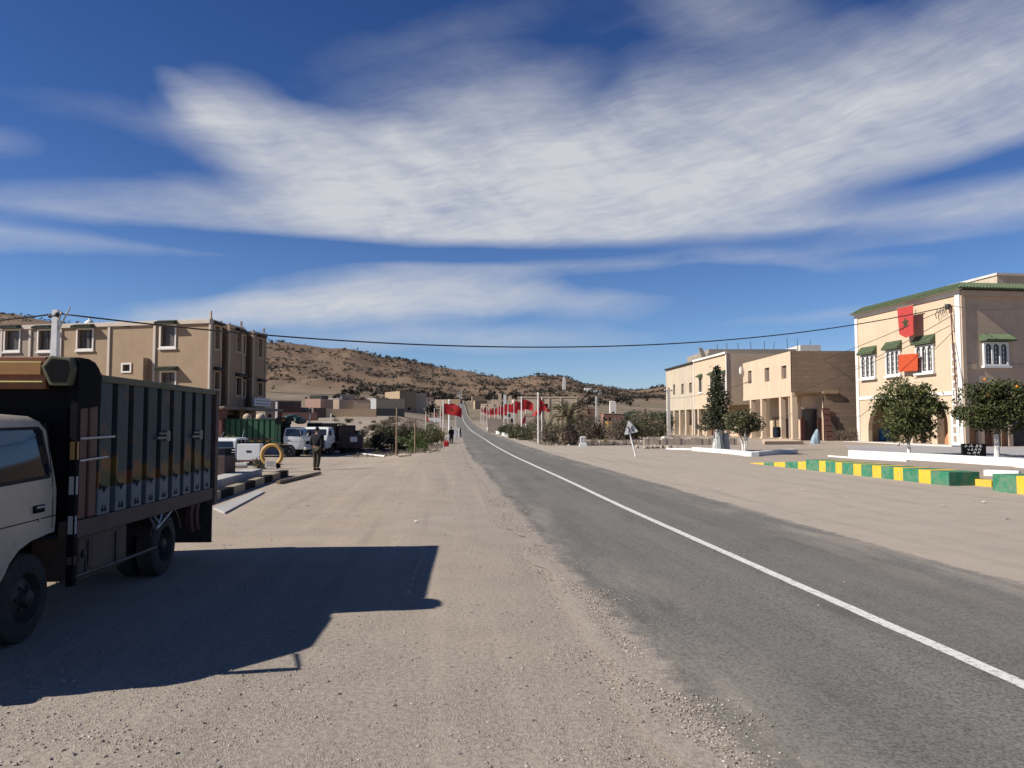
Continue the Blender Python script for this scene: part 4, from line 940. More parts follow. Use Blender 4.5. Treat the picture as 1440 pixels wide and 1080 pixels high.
def truck(name, label, loc, rz, cab='cab_cream', planks='painted_planks', back='navy', rail='olive_paint', hero=False, bed_top=2.25, fax=2.78, x0=-1.45, short=False, group=None, wing=True, crown=True):
    r = root(name, label, 'truck', loc, rz, group); hw = 1.08
    # cab: rounded box lofted through levels, wheel arches cut out
    fx = (lambda x: 3.0+(x-3.0)*.56 if x > 3.0 else x) if short else (lambda x: x)
    m = MB(); N = 8
    for z, xr, xf, w in LV:
        cr, cf = .06 if z < 1.8 else .12, .16
        for cx, cy, a0, c in ((xf-cf, w-cf, 0, cf), (xr+cr, w-cr, 90, cr), (xr+cr, -w+cr, 180, cr), (xf-cf, -w+cf, 270, cf)):
            for i in range(N): a = R(a0+90*i/(N-1)); m.v.append((cx+c*math.cos(a), cy+c*math.sin(a), z))
    n = 4*N
    for i in range(len(LV)-1):
        for j in range(n): m.f.append((i*n+j, i*n+(j+1) % n, (i+1)*n+(j+1) % n, (i+1)*n+j)); m.mi.append(0)
    m.f += [tuple(range(n-1, -1, -1)), tuple(range((len(LV)-1)*n, len(LV)*n))]; m.mi += [0, 0]
    m.v = [(fx(v[0]), v[1], v[2]) for v in m.v]
    c = m.build('cab', MAT[cab], r, smooth=30)
    ar = [(2.2, .86), (2.5, .852), (2.76, .825), (2.92, .775), (3.03, .69), (3.12, .54), (3.17, .34), (3.17, 0), (2.2, 0)]
    k = MB(); k.prism(ar, -1.3, 1.3, 'n'); cut(c, k); c.data.set_sharp_from_angle(angle=R(30))
    fl = MB(); fl.box(2.44, fx(4.1), -.8, .8, .86, .9); fl.box(3.18, fx(4.1), -.8, .8, .45, .86); fl.build('cab_floor', MAT['dark'], r)
    for s in (1, -1):
        y = lambda z, e: s*(lev(z, 3)+e)
        o = [(2.50, 1.33), (3.82, 1.29), (3.86, 1.34), (3.56, 1.74), (3.5, 1.765), (2.58, 1.775), (2.535, 1.74), (2.475, 1.39)]
        def patch(pts, e, name, mt, par):
            k = MB(); zs = sorted({z for _, z in pts}); ctr = (sum(p[0] for p in pts)/len(pts), sum(p[1] for p in pts)/len(pts)); k2 = [(fx(x), y(z, e), z) for x, z in pts]; k.faces(k2+[(fx(ctr[0]), y(ctr[1], e), ctr[1])], [(i, (i+1) % len(k2), len(k2)) for i in range(len(k2))]); return k.build(name, mt, par)
        w = patch(o, .006, 'window_seal', MAT['black_rubber'], c)
        i_ = [(2.535, 1.36), (3.79, 1.325), (3.80, 1.35), (3.53, 1.725), (3.49, 1.74), (2.6, 1.75), (2.57, 1.725), (2.515, 1.41)]
        patch(i_, .012, 'side_window', MAT['window_glass'], c)
        h = MB(); h.box(2.60, 2.76, min(y(1.08, .001), y(1.08, .016)), max(y(1.08, .001), y(1.08, .016)), 1.05, 1.115); hd = h.build('door_handle', MAT['bed_black'], c, bevel=.01)
        h = MB(); h.tube([(2.62, y(1.085, .02), 1.095), (2.74, y(1.085, .02), 1.095)], .012, 6); h.build('grip', MAT['steel'], hd); h = MB(); h.lathe([(0, 0), (.016, 0), (.016, .01), (0, .012)], (2.66, y(.99, .0), .985), 'y', 8); h.build('lock', MAT['steel'], c)
        h = MB(); h.tube([(2.40, y(1.0, .001), 1.0), (3.2, y(1.0, .001), .985), (fx(4.0), y(1.0, .001), .98)], .005, 4); h.tube([(2.46, y(z, .001), z) for z in (.9, 1.1, 1.3, 1.5, 1.7, 1.8)], .006, 4); h.tube([(fx(3.86), y(1.3, .001), 1.28), (fx(3.88), y(1.0, .001), .95), (fx(3.6), y(.8, .001), .62)], .006, 4); h.build('door_seam', MAT['dark'], c)
        g = MB(); g.tube([(fx(3.6), s*.93, 1.72), (fx(3.95), s*1.06, 1.70), (fx(3.98), s*1.08, 1.32), (fx(3.9), s*.97, 1.2)], .014, 6); g.box(fx(3.93), fx(3.93)+.06, s*1.08-.08, s*1.08+.08, 1.36, 1.64); g.build('mirror', MAT['bed_black'], r)
    f = lambda z, e: fx(lev(z, 2))+e
    k = MB(); wz = [(1.33, .80), (1.36, .83), (1.70, .76), (1.745, .72)]
    pts = [(f(z, .008), yy, z) for z, yy in wz]+[(f(z, .008), -yy, z) for z, yy in reversed(wz)]; k.poly(pts); k.build('windscreen', MAT['window_glass'], c)
    k = MB(); X = fx(4.22); k.box(X+.002, X+.03, -.62, .62, .80, 1.0)
    for i in range(4): k.box(X+.031, X+.042, -.6, .6, .82+.045*i, .84+.045*i)
    k.build('grille', MAT['bed_black'], c)
    for s in (1, -1):
        k = MB(); k.lathe([(.11, 0), (.11, .02), (.09, .035), (0, .045)], (X+.002, s*.7, .90), 'x', 16); k.build('headlight', MAT['steel'], c, smooth=True)
    k = MB(); k.box(X-.02, X+.12, -.98, .98, .46, .64); k.build('bumper', MAT['white_paint'], r, bevel=.03)
    k = MB()
    for s in (1, -1): k.box(x0+.1, fx(4.1), s*.38-.05, s*.38+.05, .55, .75)
    k.box(-.1, .1, -.85, .85, .30, .44); k.box(fax-.08, fax+.08, -.8, .8, .28, .42); k.ball((0, 0, .36), (.24, .2, .24)); k.build('chassis', MAT['dark_metal'], r)
    for s in (1, -1):
        wheel(r, 0, s*.89, .37, .21, s, True); wheel(r, 0, s*.64, .37, .2, s, True); wheel(r, fax, s*.86, .365, .21, s)
    # cargo body
    x1 = 2.3; px = 1.88
    b = MB(); b.box(x0, px-.002, -hw+.05, hw-.05, .86, .93); b.box(x0+.05, x1-.081, hw-.10, hw-.082, .93, bed_top-.06); b.box(x0+.05, x1-.081, -hw+.082, -hw+.1, .93, bed_top-.06); b.box(x0, x0+.05, -hw+.05, hw-.05, .93, bed_top-.03)
    b.build('cargo_bed', MAT[back], r)
    n = 9; pitch = (px-x0-.1)/n
    for s in (1, -1):
        b = MB()
        for i in range(n):
            a = px-.02-(i+1)*pitch+.12; ya, yb = sorted((s*(hw-.058), s*hw)); b.box(a, a+pitch*.66, ya, yb, .93, bed_top-.05)
        b.m = 1
        for i in range(n if hero else 0):
            a = px-.02-(i+1)*pitch+.12; w = pitch*.66; yy = s*(hw+.003)
            for q in (.38, .62): b.poly([(a+w*(q-.12), yy, .955), (a+w*(q+.12), yy, .955), (a+w*q, yy, 1.03)])
            b.poly([(a+w*.2, yy, 1.19), (a+w*.8, yy, 1.21), (a+w*.55, yy, 1.13)]); b.poly([(a+w*.7, yy, 1.185), (a+w*.95, yy, 1.25), (a+w*.9, yy, 1.16)])
        b.build('side_planks', [MAT[planks], MAT['navy']], r)
    for s in (1, -1): ya, yb = sorted((s*(hw-.1), s*(hw+.02))); b = MB(); b.box(x0, px, ya, yb, bed_top-.05, bed_top+.02); b.build('top_rail', MAT[rail], r, bevel=.01)
    for s in (1, -1):
        ya, yb = sorted((s*(hw-.14), s*(hw+.01))); b = MB(); b.box(x0+.091, x1-.02, ya, yb, .765, .925); b.build('sill', MAT['sill_brown'], r, bevel=.01)
        ya, yb = sorted((s*(hw-.1), s*(hw+.03))); b = MB(); b.box(x0-.03, x0+.09, ya, yb, .70, bed_top+.01); b.build('corner_post', MAT['sill_brown'], r, bevel=.01)
    zt = bed_top+.15
    b = MB(); b.box(x1-.08, x1-.03, -hw+.02, hw-.1, .80, zt-.04)
    if wing:
        for s in (1, -1):
            ya, yb = sorted((s*(hw-.095), s*(hw+.015))); b.prism([(px+.002, bed_top-.28), (px+.002, bed_top), (px+.05, bed_top+.07), (px+.13, bed_top+.125), (px+.25, zt), (x1-.0, zt), (x1-.0, bed_top-.32)], ya, yb, 'n')
    b.build('headboard', MAT['bed_black'], r)
    if wing:
        for s in (1, -1):
            ya, yb = sorted((s*(hw-.08), s*(hw+.0)))
            for q in (.01, .20): b = MB(); b.box(px+q, px+q+.15, ya, yb, .93, bed_top-.28); b.build('corner_plank', MAT['red_planks' if hero else back], r, bevel=.015)
    if crown:
        b = MB(); z0 = zt-.29; b.box(x1+.0, x1+.06, -hw, hw-.24, z0, zt+.0); cr = b.build('crown_board', MAT['crown_brown'], r, bevel=.01)
        b = MB(); b.box(x1+.061, x1+.08, -.9, .80, z0+.13, z0+.235); b.build('painted_panel', MAT['crown_orange'], cr)
        b = MB(); b.box(x1+.061, x1+.085, -hw, hw-.26, z0+.06, z0+.072); b.box(x1+.061, x1+.075, -.9, .80, z0+.236, z0+.246); b.build('yellow_line', MAT['lime_yellow'], cr)
        for s in (1, -1):
            q = [(s*(hw-.28), z0+.2), (s*(hw-.2), zt+.01), (s*(hw-.02), zt-.01), (s*(hw+.0), z0+.18), (s*(hw-.03), z0+.03), (s*(hw-.2), z0+.03)]
            b = MB(); b.F = Frame((0, 0, 0), (0, 1), (1, 0)); b.prism(q, x1-.02, x1+.08, 'n'); o = b.build('corner_bracket', MAT['olive_paint'], r, bevel=.01)
            b = MB(); b.F = Frame((0, 0, 0), (0, 1), (1, 0)); c_ = (sum(p[0] for p in q)/6, sum(p[1] for p in q)/6); q2 = [(c_[0]+(p[0]-c_[0])*.78, c_[1]+(p[1]-c_[1])*.78) for p in q]; b.prism(q2, x1+.081, x1+.084, 'n'); b.build('bracket_panel', MAT['bed_black'], o)
    if hero:
        b = MB(); b.box(x1-.02, x1+.04, hw-.03, hw+.03, .36, bed_top-.14); po = b.build('marker_post', MAT['bed_black'], r)
        for z0, z1, mm in ((1.48, 1.64, 'ochre_paint'), (1.17, 1.33, 'sack'), (.82, .98, 'sack'), (.55, .62, 'sill_brown')):
            q = MB(); q.box(x1+.002, x1+.03, hw+.031, hw+.036, z0, z1); q.box(x1+.041, x1+.046, hw-.02, hw+.02, z0, z1); q.build('reflector', MAT[mm], po)
        q = MB(); q.tube([(x1-.02, hw+.03, 1.665), (1.62, hw+.03, 1.675)], .011, 6); q.tube([(x1-.02, hw+.03, 1.465), (1.75, hw+.03, 1.48)], .011, 6); q.build('tie_rod', MAT['steel'], r)
        for x in (.45, -.62):
            q = MB(); q.tube([(x-.16, hw+.03, 1.64), (x+.16, hw+.03, 1.64)], .016, 6); q.tube([(x-.14, hw+.03, 1.69), (x+.1, hw+.03, 1.69)], .012, 6); q.box(x-.2, x-.1, hw+.001, hw+.04, 1.6, 1.72); q.build('side_latch', MAT['dull_steel'], r)
        q = MB(); q.box(1.15, 2.12, .62, hw-.03, .36, .76); q.build('tool_box', MAT['sill_brown'], r, bevel=.02)
        for xx in (1.35, 1.9): q = MB(); q.box(xx, xx+.07, hw-.029, hw-.015, .40, .72); q.build('tool_box_hinge', MAT['dark_metal'], r)
        q = MB(); q.lathe([(.035, 0), (.035, .02), (0, .025)], (2.05, hw-.029, .60), 'y', 10); q.build('tool_box_lock', MAT['dark_metal'], r)
        q = MB(); q.box(2.301, 2.47, -.86, .86, .88, 1.82); q.build('gap_panel', MAT['bed_black'], r)  # dark panel added behind the cab, blocks the light slit before the bed
        q = MB(); q.tube([(2.25, hw-.02, .42), (1.15, hw-.02, .40), (.45, hw-.02, .40)], .02, 6); q.tube([(2.0, hw-.02, .40), (2.0, hw-.05, .78)], .018, 6); q.build('side_guard', MAT['dark_metal'], r)
        q = MB(); q.tube([(.62, hw-.02, .76), (.44, hw-.02, .60), (.30, hw-.02, .76)], .014, 6); q.tube([(.44, hw-.02, .60), (-.1, hw-.02, .80)], .011, 6); q.tube([(.56, hw-.0, .76), (.40, hw-.0, .66)], .012, 6); q.build('hose_bracket', MAT['steel'], r)
        q = MB()
        for x in (-.82, -1.02):
            pts = [(x+.16*math.cos(R(a))-.0, hw-.05, .60+.2*math.sin(R(a))) for a in range(-60, 70, 20)]; q.tube(pts, .045, 6)
        q.build('spare_hose', MAT['red_planks'], r)
    b = MB(); b.box(x0+.02, x0+.06, -hw+.03, hw-.02, .17, .78); b.build('mud_flap', MAT['black_rubber'], r)
    for s in (1, -1):
        b = MB(); y0, y1 = sorted((s*.5, s*1.0)); pts = [(.48*math.cos(R(a)), .37+.46*math.sin(R(a))) for a in range(20, 165, 12)]; b.prism(pts+[(p[0]*.96, .37+(p[1]-.37)*.96) for p in reversed(pts)], y0, y1, 'n'); b.build('mudguard', MAT['dark_metal'], r)
    return r
TR = R(-90)+.055
def trucks():
    truck('cattle_truck', 'cream cabbed cattle truck with painted blue plank sides parked at the left edge', (-5.13, 9.03, 0), TR, hero=True)
    g = Gd(414, 48.5); t = truck('green_truck', 'white cabbed truck with dark green plank sides seen side on', (g.x-2.78, g.y, g.z-.0), R(1), 'cab_white', 'mid_green', 'dark_green', 'dark_green', bed_top=2.4, short=True)
    k = MB(); 
    for i in range(6): k.box(-1.2+i*.5, -.95+i*.5, -1.094, -1.083, .98, 1.06)
    k.build('reflector_strip', MAT['ochre_paint'], t)
    k = MB(); k.box(-1.4, 1.85, -1.09, -1.082, 1.10, 1.16); k.build('red_stripe', MAT['rust_red'], t)
    b = root('tarpaulin_bundle', 'dark folded tarpaulin bundle lying over the green truck cab', 'tarpaulin', (g.x-2.78+2.45, g.y, g.z+2.1)); k = MB(); random.seed(5)
    for i in range(7): k.ball((-.3+.18*i, .1*math.sin(i*2), .12+.3*math.sin(.4+i*.42)), (.32, .7, .2), 9, 6, .2)
    k.build('cloth', MAT['teal_dark'], b, smooth=True)
    b = root('sack_pair', 'two pale pink sacks on the load of the green truck', 'sack', (g.x-2.78, g.y-.4, g.z+2.3)); k = MB()
    for x in (-.1, .75): k.ball((x, 0, .18), (.3, .25, .28), 9, 7, .1)
    k.build('cloth', MAT['peach_plaster'], b, smooth=True)
    k = MB(); k.box(-.5, 1.2, -.3, .4, -1.3, -.07); k.build('load', MAT['wood'], b)
    g = Gd(457, 51); t = truck('dark_bed_truck', 'white cabbed truck facing the camera with a dark cargo bed and two posts', (g.x-.05, g.y+2.8, g.z), R(-97), 'cab_white', 'brown_box', 'bed_black', 'bed_black', bed_top=1.98, wing=False, crown=False, short=True)
    k = MB(); k.box(2.16, 2.24, -1.05, 1.05, 1.9, 2.15); k.build('head_frame', MAT['bed_black'], t); k = MB(); k.box(2.15, 2.25, -1.06, 1.06, 2.151, 2.2); k.build('pale_rail', MAT['pale_concrete'], t)
    for y in (-.9, .62): k = MB(); k.box(2.17, 2.24, y-.04, y+.04, 2.201, 2.8); k.build('post', MAT['pale_concrete'], t)
    # brown trailer
    g = Gd(480, 52); r = root('box_trailer', 'dark brown box trailer with a pale patch right of the white trucks', 'trailer', g, R(8))
    m = MB(); m.box(-.3, 1.45, 0, 1.6, .42, 1.35); m.build('box', MAT['brown_box'], r, bevel=.02)
    m = MB(); m.box(.62, 1.1, -.012, -.003, .86, 1.2); m.build('number_patch', MAT['white_paint'], r)
    for y in (.12, 1.5): wheel(r, .95, y, .28, .16, -1)
    m = MB(); m.box(-.9, -.3, .7, .9, .42, .5); m.build('drawbar', MAT['dark_metal'], r)
    g = Gd(492, 56); r = root('dark_cabin', 'small dark cabin standing behind the brown trailer', 'cabin', g, R(4)); m = MB(); m.box(-.35, .6, 0, 1.2, 0, 1.55); m.build('body', MAT['teal_dark'], r, bevel=.03); m = MB(); m.box(-.42, .66, -.1, 1.3, 1.55, 1.6); m.build('roof', MAT['dark_metal'], r)
    # white estate car behind the planter
    g = Gd(325, 38.5); r = root('white_car', 'white estate car seen end on between the left kerb and the green truck', 'car', g, R(94))
    prof = [(-1.9, .35), (-1.92, .72), (-1.78, .86), (-1.72, 1.26), (-1.55, 1.36), (.0, 1.38), (.35, 1.32), (.95, .90), (1.85, .80), (1.98, .62), (1.98, .35)]
    m = MB(); m.prism(prof, -.8, .8, 'n'); c = m.build('body', MAT['cab_white'], r, bevel=.05)
    k = MB()
    for x in (-1.2, 1.25): k.lathe([(0, -.9), (.37, -.9), (.37, .9), (0, .9)], (x, 0, .3), 'y', 20)
    cut(c, k)
    for s in (1, -1):
        for a, b_ in ((-1.6, -.98), (-.9, -.28), (-.2, .36)):
            m = MB(); y = s*.803; m.poly([(a, y, .92), (b_+(.45 if b_ > 0 else 0), y, .92), (b_, y, 1.27), (a, y, 1.27)]); m.build('side_window', MAT['window_glass'], c)
        for x in (-1.2, 1.25): wheel(r, x, s*.72, .3, .17, s)
    m = MB(); m.poly([(.40, -.7, 1.285), (.40, .7, 1.285), (.93, .74, .93), (.93, -.74, .93)]); o = m.build('windscreen', MAT['window_glass'], c); o.location = (.02, 0, .02)
    m = MB(); m.poly([(-1.74, -.68, .92), (-1.74, .68, .92), (-1.70, .62, 1.22), (-1.70, -.62, 1.22)]); o = m.build('rear_window', MAT['window_glass'], c); o.location = (-.035, 0, 0)
    m = MB(); m.tube([(.1, .5, 1.38), (.75, .55, 1.66)], .014, 5); m.tube([(.3, -.5, 1.36), (1.0, -.4, 1.75)], .014, 5); m.build('aerial', MAT['steel'], r)
    for s in (1, -1):
        m = MB(); m.box(1.975, 1.995, s*.6-.14, s*.6+.14, .58, .70); m.build('headlight', MAT['steel'], c)
trucks()

# ------------------------------------------------------------------ people
def skin_body(name, joints, edges, m, parent, sub=2):
    me = bpy.data.meshes.new(name); me.from_pydata([j[0] for j in joints], edges, []); o = bpy.data.objects.new(name, me); COL.objects.link(o); o.parent = parent
    sk = o.modifiers.new('skin', 'SKIN'); sk.use_smooth_shade = True; 
    for v, j in zip(me.skin_vertices[0].data, joints): v.radius = j[1] if isinstance(j[1], tuple) else (j[1], j[1])
    me.skin_vertices[0].data[0].use_root = True
    ss = o.modifiers.new('sub', 'SUBSURF'); ss.levels = ss.render_levels = sub; freeze(o); o.data.materials.clear(); o.data.materials.append(m); return o
def person(label, loc, rz, top, low, h=1.72, scarf=None):
    r = root('person', label, 'person', loc, rz); k = h/1.72
    # facing +x; walking slightly, arms bent in front
    J = [((0, 0, .95), (.12, .14)), ((0, 0, 1.15), (.11, .135)), ((0, 0, 1.36), (.12, .16)), ((.01, 0, 1.47), .062), ((.02, 0, 1.55), .058), ((.03, 0, 1.64), (.088, .074)), ((.03, 0, 1.70), .06),
         ((-.01, .19, 1.38), .062), ((-.04, .24, 1.12), .048), ((.16, .20, .98), .036), ((.23, .18, .97), .032),
         ((-.01, -.19, 1.38), .062), ((-.02, -.25, 1.12), .048), ((.08, -.25, .90), .036), ((.12, -.25, .84), .032),
         ((.01, .09, .86), .085), ((.07, .10, .50), .06), ((.02, .10, .10), .042), ((.15, .11, .04), .036),
         ((.0, -.09, .86), .085), ((.0, -.10, .48), .06), ((-.10, -.10, .10), .042), ((.04, -.11, .04), .036)]
    E = [(0, 1), (1, 2), (2, 3), (3, 4), (4, 5), (5, 6), (2, 7), (7, 8), (8, 9), (9, 10), (2, 11), (11, 12), (12, 13), (13, 14), (0, 15), (15, 16), (16, 17), (17, 18), (0, 19), (19, 20), (20, 21), (21, 22)]
    for bx, by, bz, s in ((.23, .18, .97, 1), (.12, -.25, .84, -1)):   # five fingers on each hand
        base = len(J)
        hi = 10 if s > 0 else 14
        for q, (dy, ln) in enumerate(((.024, .075), (.009, .085), (-.007, .08), (-.022, .062))):
            J += [((bx+.03, by+dy, bz-.01), .0095), ((bx+.03+ln*.6, by+dy, bz-.03), .0088), ((bx+.03+ln*.75, by+dy, bz-.06), .008)]; E += [(hi, base+3*q), (base+3*q, base+3*q+1), (base+3*q+1, base+3*q+2)]
        n = len(J); J += [((bx-.0, by+s*-.035, bz+.005), .0105), ((bx+.04, by+s*-.05, bz-.01), .009)]; E += [(hi, n), (n, n+1)]
    J = [((a[0]*k, a[1]*k, a[2]*k), b) for a, b in J]
    b = skin_body('body', J, E, MAT['skin'], r)
    def grow(idx, e, mt, name):
        ids = {v: i for i, v in enumerate(idx)}; jj = [(J[i][0], tuple((q+e) for q in (J[i][1] if isinstance(J[i][1], tuple) else (J[i][1],)*2))) for i in idx]
        return skin_body(name, jj, [(ids[a], ids[c]) for a, c in E if a in ids and c in ids], MAT[mt], r)
    grow([0, 1, 2, 3, 7, 8, 9, 11, 12, 13], .038, top, 'jacket')
    grow([0, 15, 16, 17, 19, 20, 21], .024, low, 'trousers')
    m = MB(); m.ball((.012*k, 0, 1.675*k), (.105, .09, .10), 10, 7); m.build('hair', MAT['hair'], r, smooth=True)
    m = MB(); m.ball((.125*k, 0, 1.625*k), (.022, .014, .022), 6, 5); m.build('nose', MAT['skin'], r, smooth=True)
    for s in (1, -1):
        m = MB(); m.ball((.105*k, s*.034, 1.655*k), (.012, .013, .009), 6, 5); m.build('eye', MAT['dark'], r); m = MB(); m.ball((.02, s*.088, 1.635*k), (.02, .012, .03), 6, 5); m.build('ear', MAT['skin'], r)
    m = MB(); m.ball((.112*k, 0, 1.59*k), (.01, .025, .006), 6, 5); m.build('mouth', MAT['rust_red'], r)
    for i in (18, 22):
        p = J[i][0]; m = MB(); m.ball((p[0]-.05, p[1], .045), (.14, .055, .05), 10, 6); m.build('shoe', MAT['bed_black'], r, smooth=True)
    return r
g = G(445, 661.5); person('person in black jacket and olive trousers standing on the dirt, back turned', g, R(75), 'black_cloth', 'olive_cloth', 1.70)

# ------------------------------------------------------------------ poles, wires, flags, signs
def pole(name, label, base, h, r0, r1, m='pale_concrete', cat='pole', square=True, group=None, cross=None):
    r = root(name, label, cat, base, 0, group); k = MB()
    if square: k.faces([(x*q, y*q, z) for q, z in ((r0, -.3), (r1, h)) for x, y in ((-1, -1), (1, -1), (1, 1), (-1, 1))], [(0, 1, 5, 4), (1, 2, 6, 5), (2, 3, 7, 6), (3, 0, 4, 7), (4, 5, 6, 7)])
    else: k.tube([(0, 0, -.2), (0, 0, h)], [r0, r1], 8)
    k.build('shaft', MAT[m], r)
    if cross:
        k = MB(); k.box(-cross, cross, -.05, .05, h-.45, h-.36); c = k.build('crossarm', MAT['dark_metal'], r)
        k = MB()
        for x in (-cross*.9, -.3*cross, cross*.3, cross*.9): k.lathe([(.05, 0), (.06, .08), (.03, .14), (0, .15)], (x, 0, h-.36), n=8)
        k.build('insulator', MAT['white_paint'], c)
    return r
def cable(name, label, a, b, sag, r=.03, n=40, group=None):
    k = MB(); pts = []
    for i in range(n+1): t = i/n; p = a.lerp(b, t); p.z -= 4*sag*t*(1-t); pts.append(p-a)
    k.tube(pts, r, 6); o = k.build(name, MAT['wire'], None, smooth='full'); o.location = a; tag(o, label, 'cable', group); return o
def poles():
    b = Gd(75, 36); h = at(75, 436, 36).z-b.z
    r = pole('utility_pole', 'white concrete utility pole rising behind the cattle truck', b, h, .2, .125, 'pole_white', 'utility pole')
    k = MB(); k.tube([(.18, -.1, h-.5), (.35, -.15, h-.1)], .05, 6); k.tube([(.12, 0, h-1.0), (.72, -.1, h+.12)], .035, 6); a = k.build('lamp_arm', MAT['steel'], r)
    k = MB(); k.ball((-.25, -.05, h-.3), (.12, .1, .1)); k.ball((.15, -.2, h-.25), (.12, .1, .12)); k.tube([(-.3, -.1, h-.3), (.3, -.1, h-.25)], .05, 5); k.build('cable_clamp', MAT['wire'], r)
    A0 = at(84, 441, 36); B0 = at(1335, 432, 60.5)+Vector((-.35, 0, 0)); cable('overhead_cable', 'thick black cable sagging across the road from pole to tiled house', A0, B0, 2.36, .042, 60)
    cable('overhead_cable', 'black cable leaving the white utility pole out of the left edge', at(72, 442, 36), at(-330, 452, 33), .35, .04)
    cable('overhead_cable', 'thin cable from the tiled house eave down to the corner shop building', at(1330, 434, 60.3), at(1047, 538, 91), .6, .025)
    cable('overhead_cable', 'second thin cable running lower from the tiled house to the corner shop columns', at(1336, 458, 60.2), at(1115, 553, 75.7)+Vector((0, -.15, 0)), .3, .025)
    cable('overhead_cable', 'thin wire strung along the fronts of the far shop buildings', at(1057, 536, 75), at(941, 560, 107), .4, .022)
    cable('overhead_cable', 'thin wire passing over the tiled house to the right edge', at(1340, 430, 59.2), at(1500, 420, 50), .5, .025)
    cable('overhead_cable', 'thin far wire above the village at the foot of the hill', at(300, 545, 140), at(480, 555, 190), .3, .05)
    b = Gd(940, 93); pole('utility_pole', 'grey concrete utility pole before the unpainted shop building', b, at(940, 545, 93).z-b.z, .22, .16, 'pale_concrete', 'utility pole', cross=.5)
    b = Gd(838.5, 100); pole('utility_pole', 'slim pale utility pole right of the palm tree', b, at(838, 557, 100).z-b.z, .17, .11, 'pale_concrete', 'utility pole')
    b = G(557.5, 641); pole('utility_pole', 'bare thin pole standing in front of the left bushes', b, at(555, 573, b.y).z-b.z, .06, .045, 'wood', 'utility pole', False)
    b = G(583.5, 638); pole('utility_pole', 'shorter thin pole among the green bushes left of the flags', b, at(583, 593, b.y).z-b.z, .05, .04, 'wood', 'utility pole', False)
    b = Gd(389, 95); pole('utility_pole', 'pale slim post rising behind the green truck', b, at(389, 565, 95).z-b.z, .13, .11, 'white_trim', 'utility pole')
poles()
def flag(loc, h, label, group, fw=1.3, fh=.9, wind=1.0, limp=False, m='flag_red', wide=.055, tip=.15, base=None):
    r = root('flagpole', label, 'flag', loc, 0, group)
    k = MB(); k.tube([(0, 0, -.2), (0, 0, h)], [wide, wide*.8], 8); k.ball((0, 0, h+.04), (wide*1.3,)*3, 6, 4); k.build('pole', MAT['pole_white'], r)
    k = MB(); k.keep = True; nx, nz = 10, 8; ph = random.uniform(0, 6)
    for j in range(nz+1):
        v = j/nz
        for i in range(nx+1):
            u = i/nx
            if limp:   # hangs in folds from its upper corner
                x = wide+.02+(u**1.0)*fw*(.18+.55*v)*wind; y = .12*math.sin(u*9+ph)*(u+.1); z = h-tip-v*fh*1.25-u*fh*.55*(1-v*.5)
            else:
                x = wide+u*fw*wind; y = .10*math.sin(u*6+v*1.5+ph)*u; z = h-tip-v*fh-u*u*fh*.42*(1.1-v*.6)
            k.v.append((x, y, z))
    for j in range(nz):
        for i in range(nx): a = j*(nx+1)+i; k.f.append((a, a+1, a+nx+2, a+nx+1)); k.mi.append(0)
    fl = k.build('flag', MAT[m], r, smooth='full')
    k = MB(); 
    # small green five-pointed star on the cloth
    i0, j0 = nx//2, nz//2; c = Vector(fl.data.vertices[j0*(nx+1)+i0].co); s = fh*.17
    for yo in (-.05, .05):
        pts = [(c.x+(s if q % 2 == 0 else s*.42)*math.sin(math.pi*q/5), c.y+yo, c.z+(s if q % 2 == 0 else s*.42)*math.cos(math.pi*q/5)) for q in range(10)]
        k.faces(pts+[(c.x, c.y+yo, c.z)], [(q, (q+1) % 10, 10) for q in range(10)])
    k.build('star', MAT['flag_green'], fl)
    return r
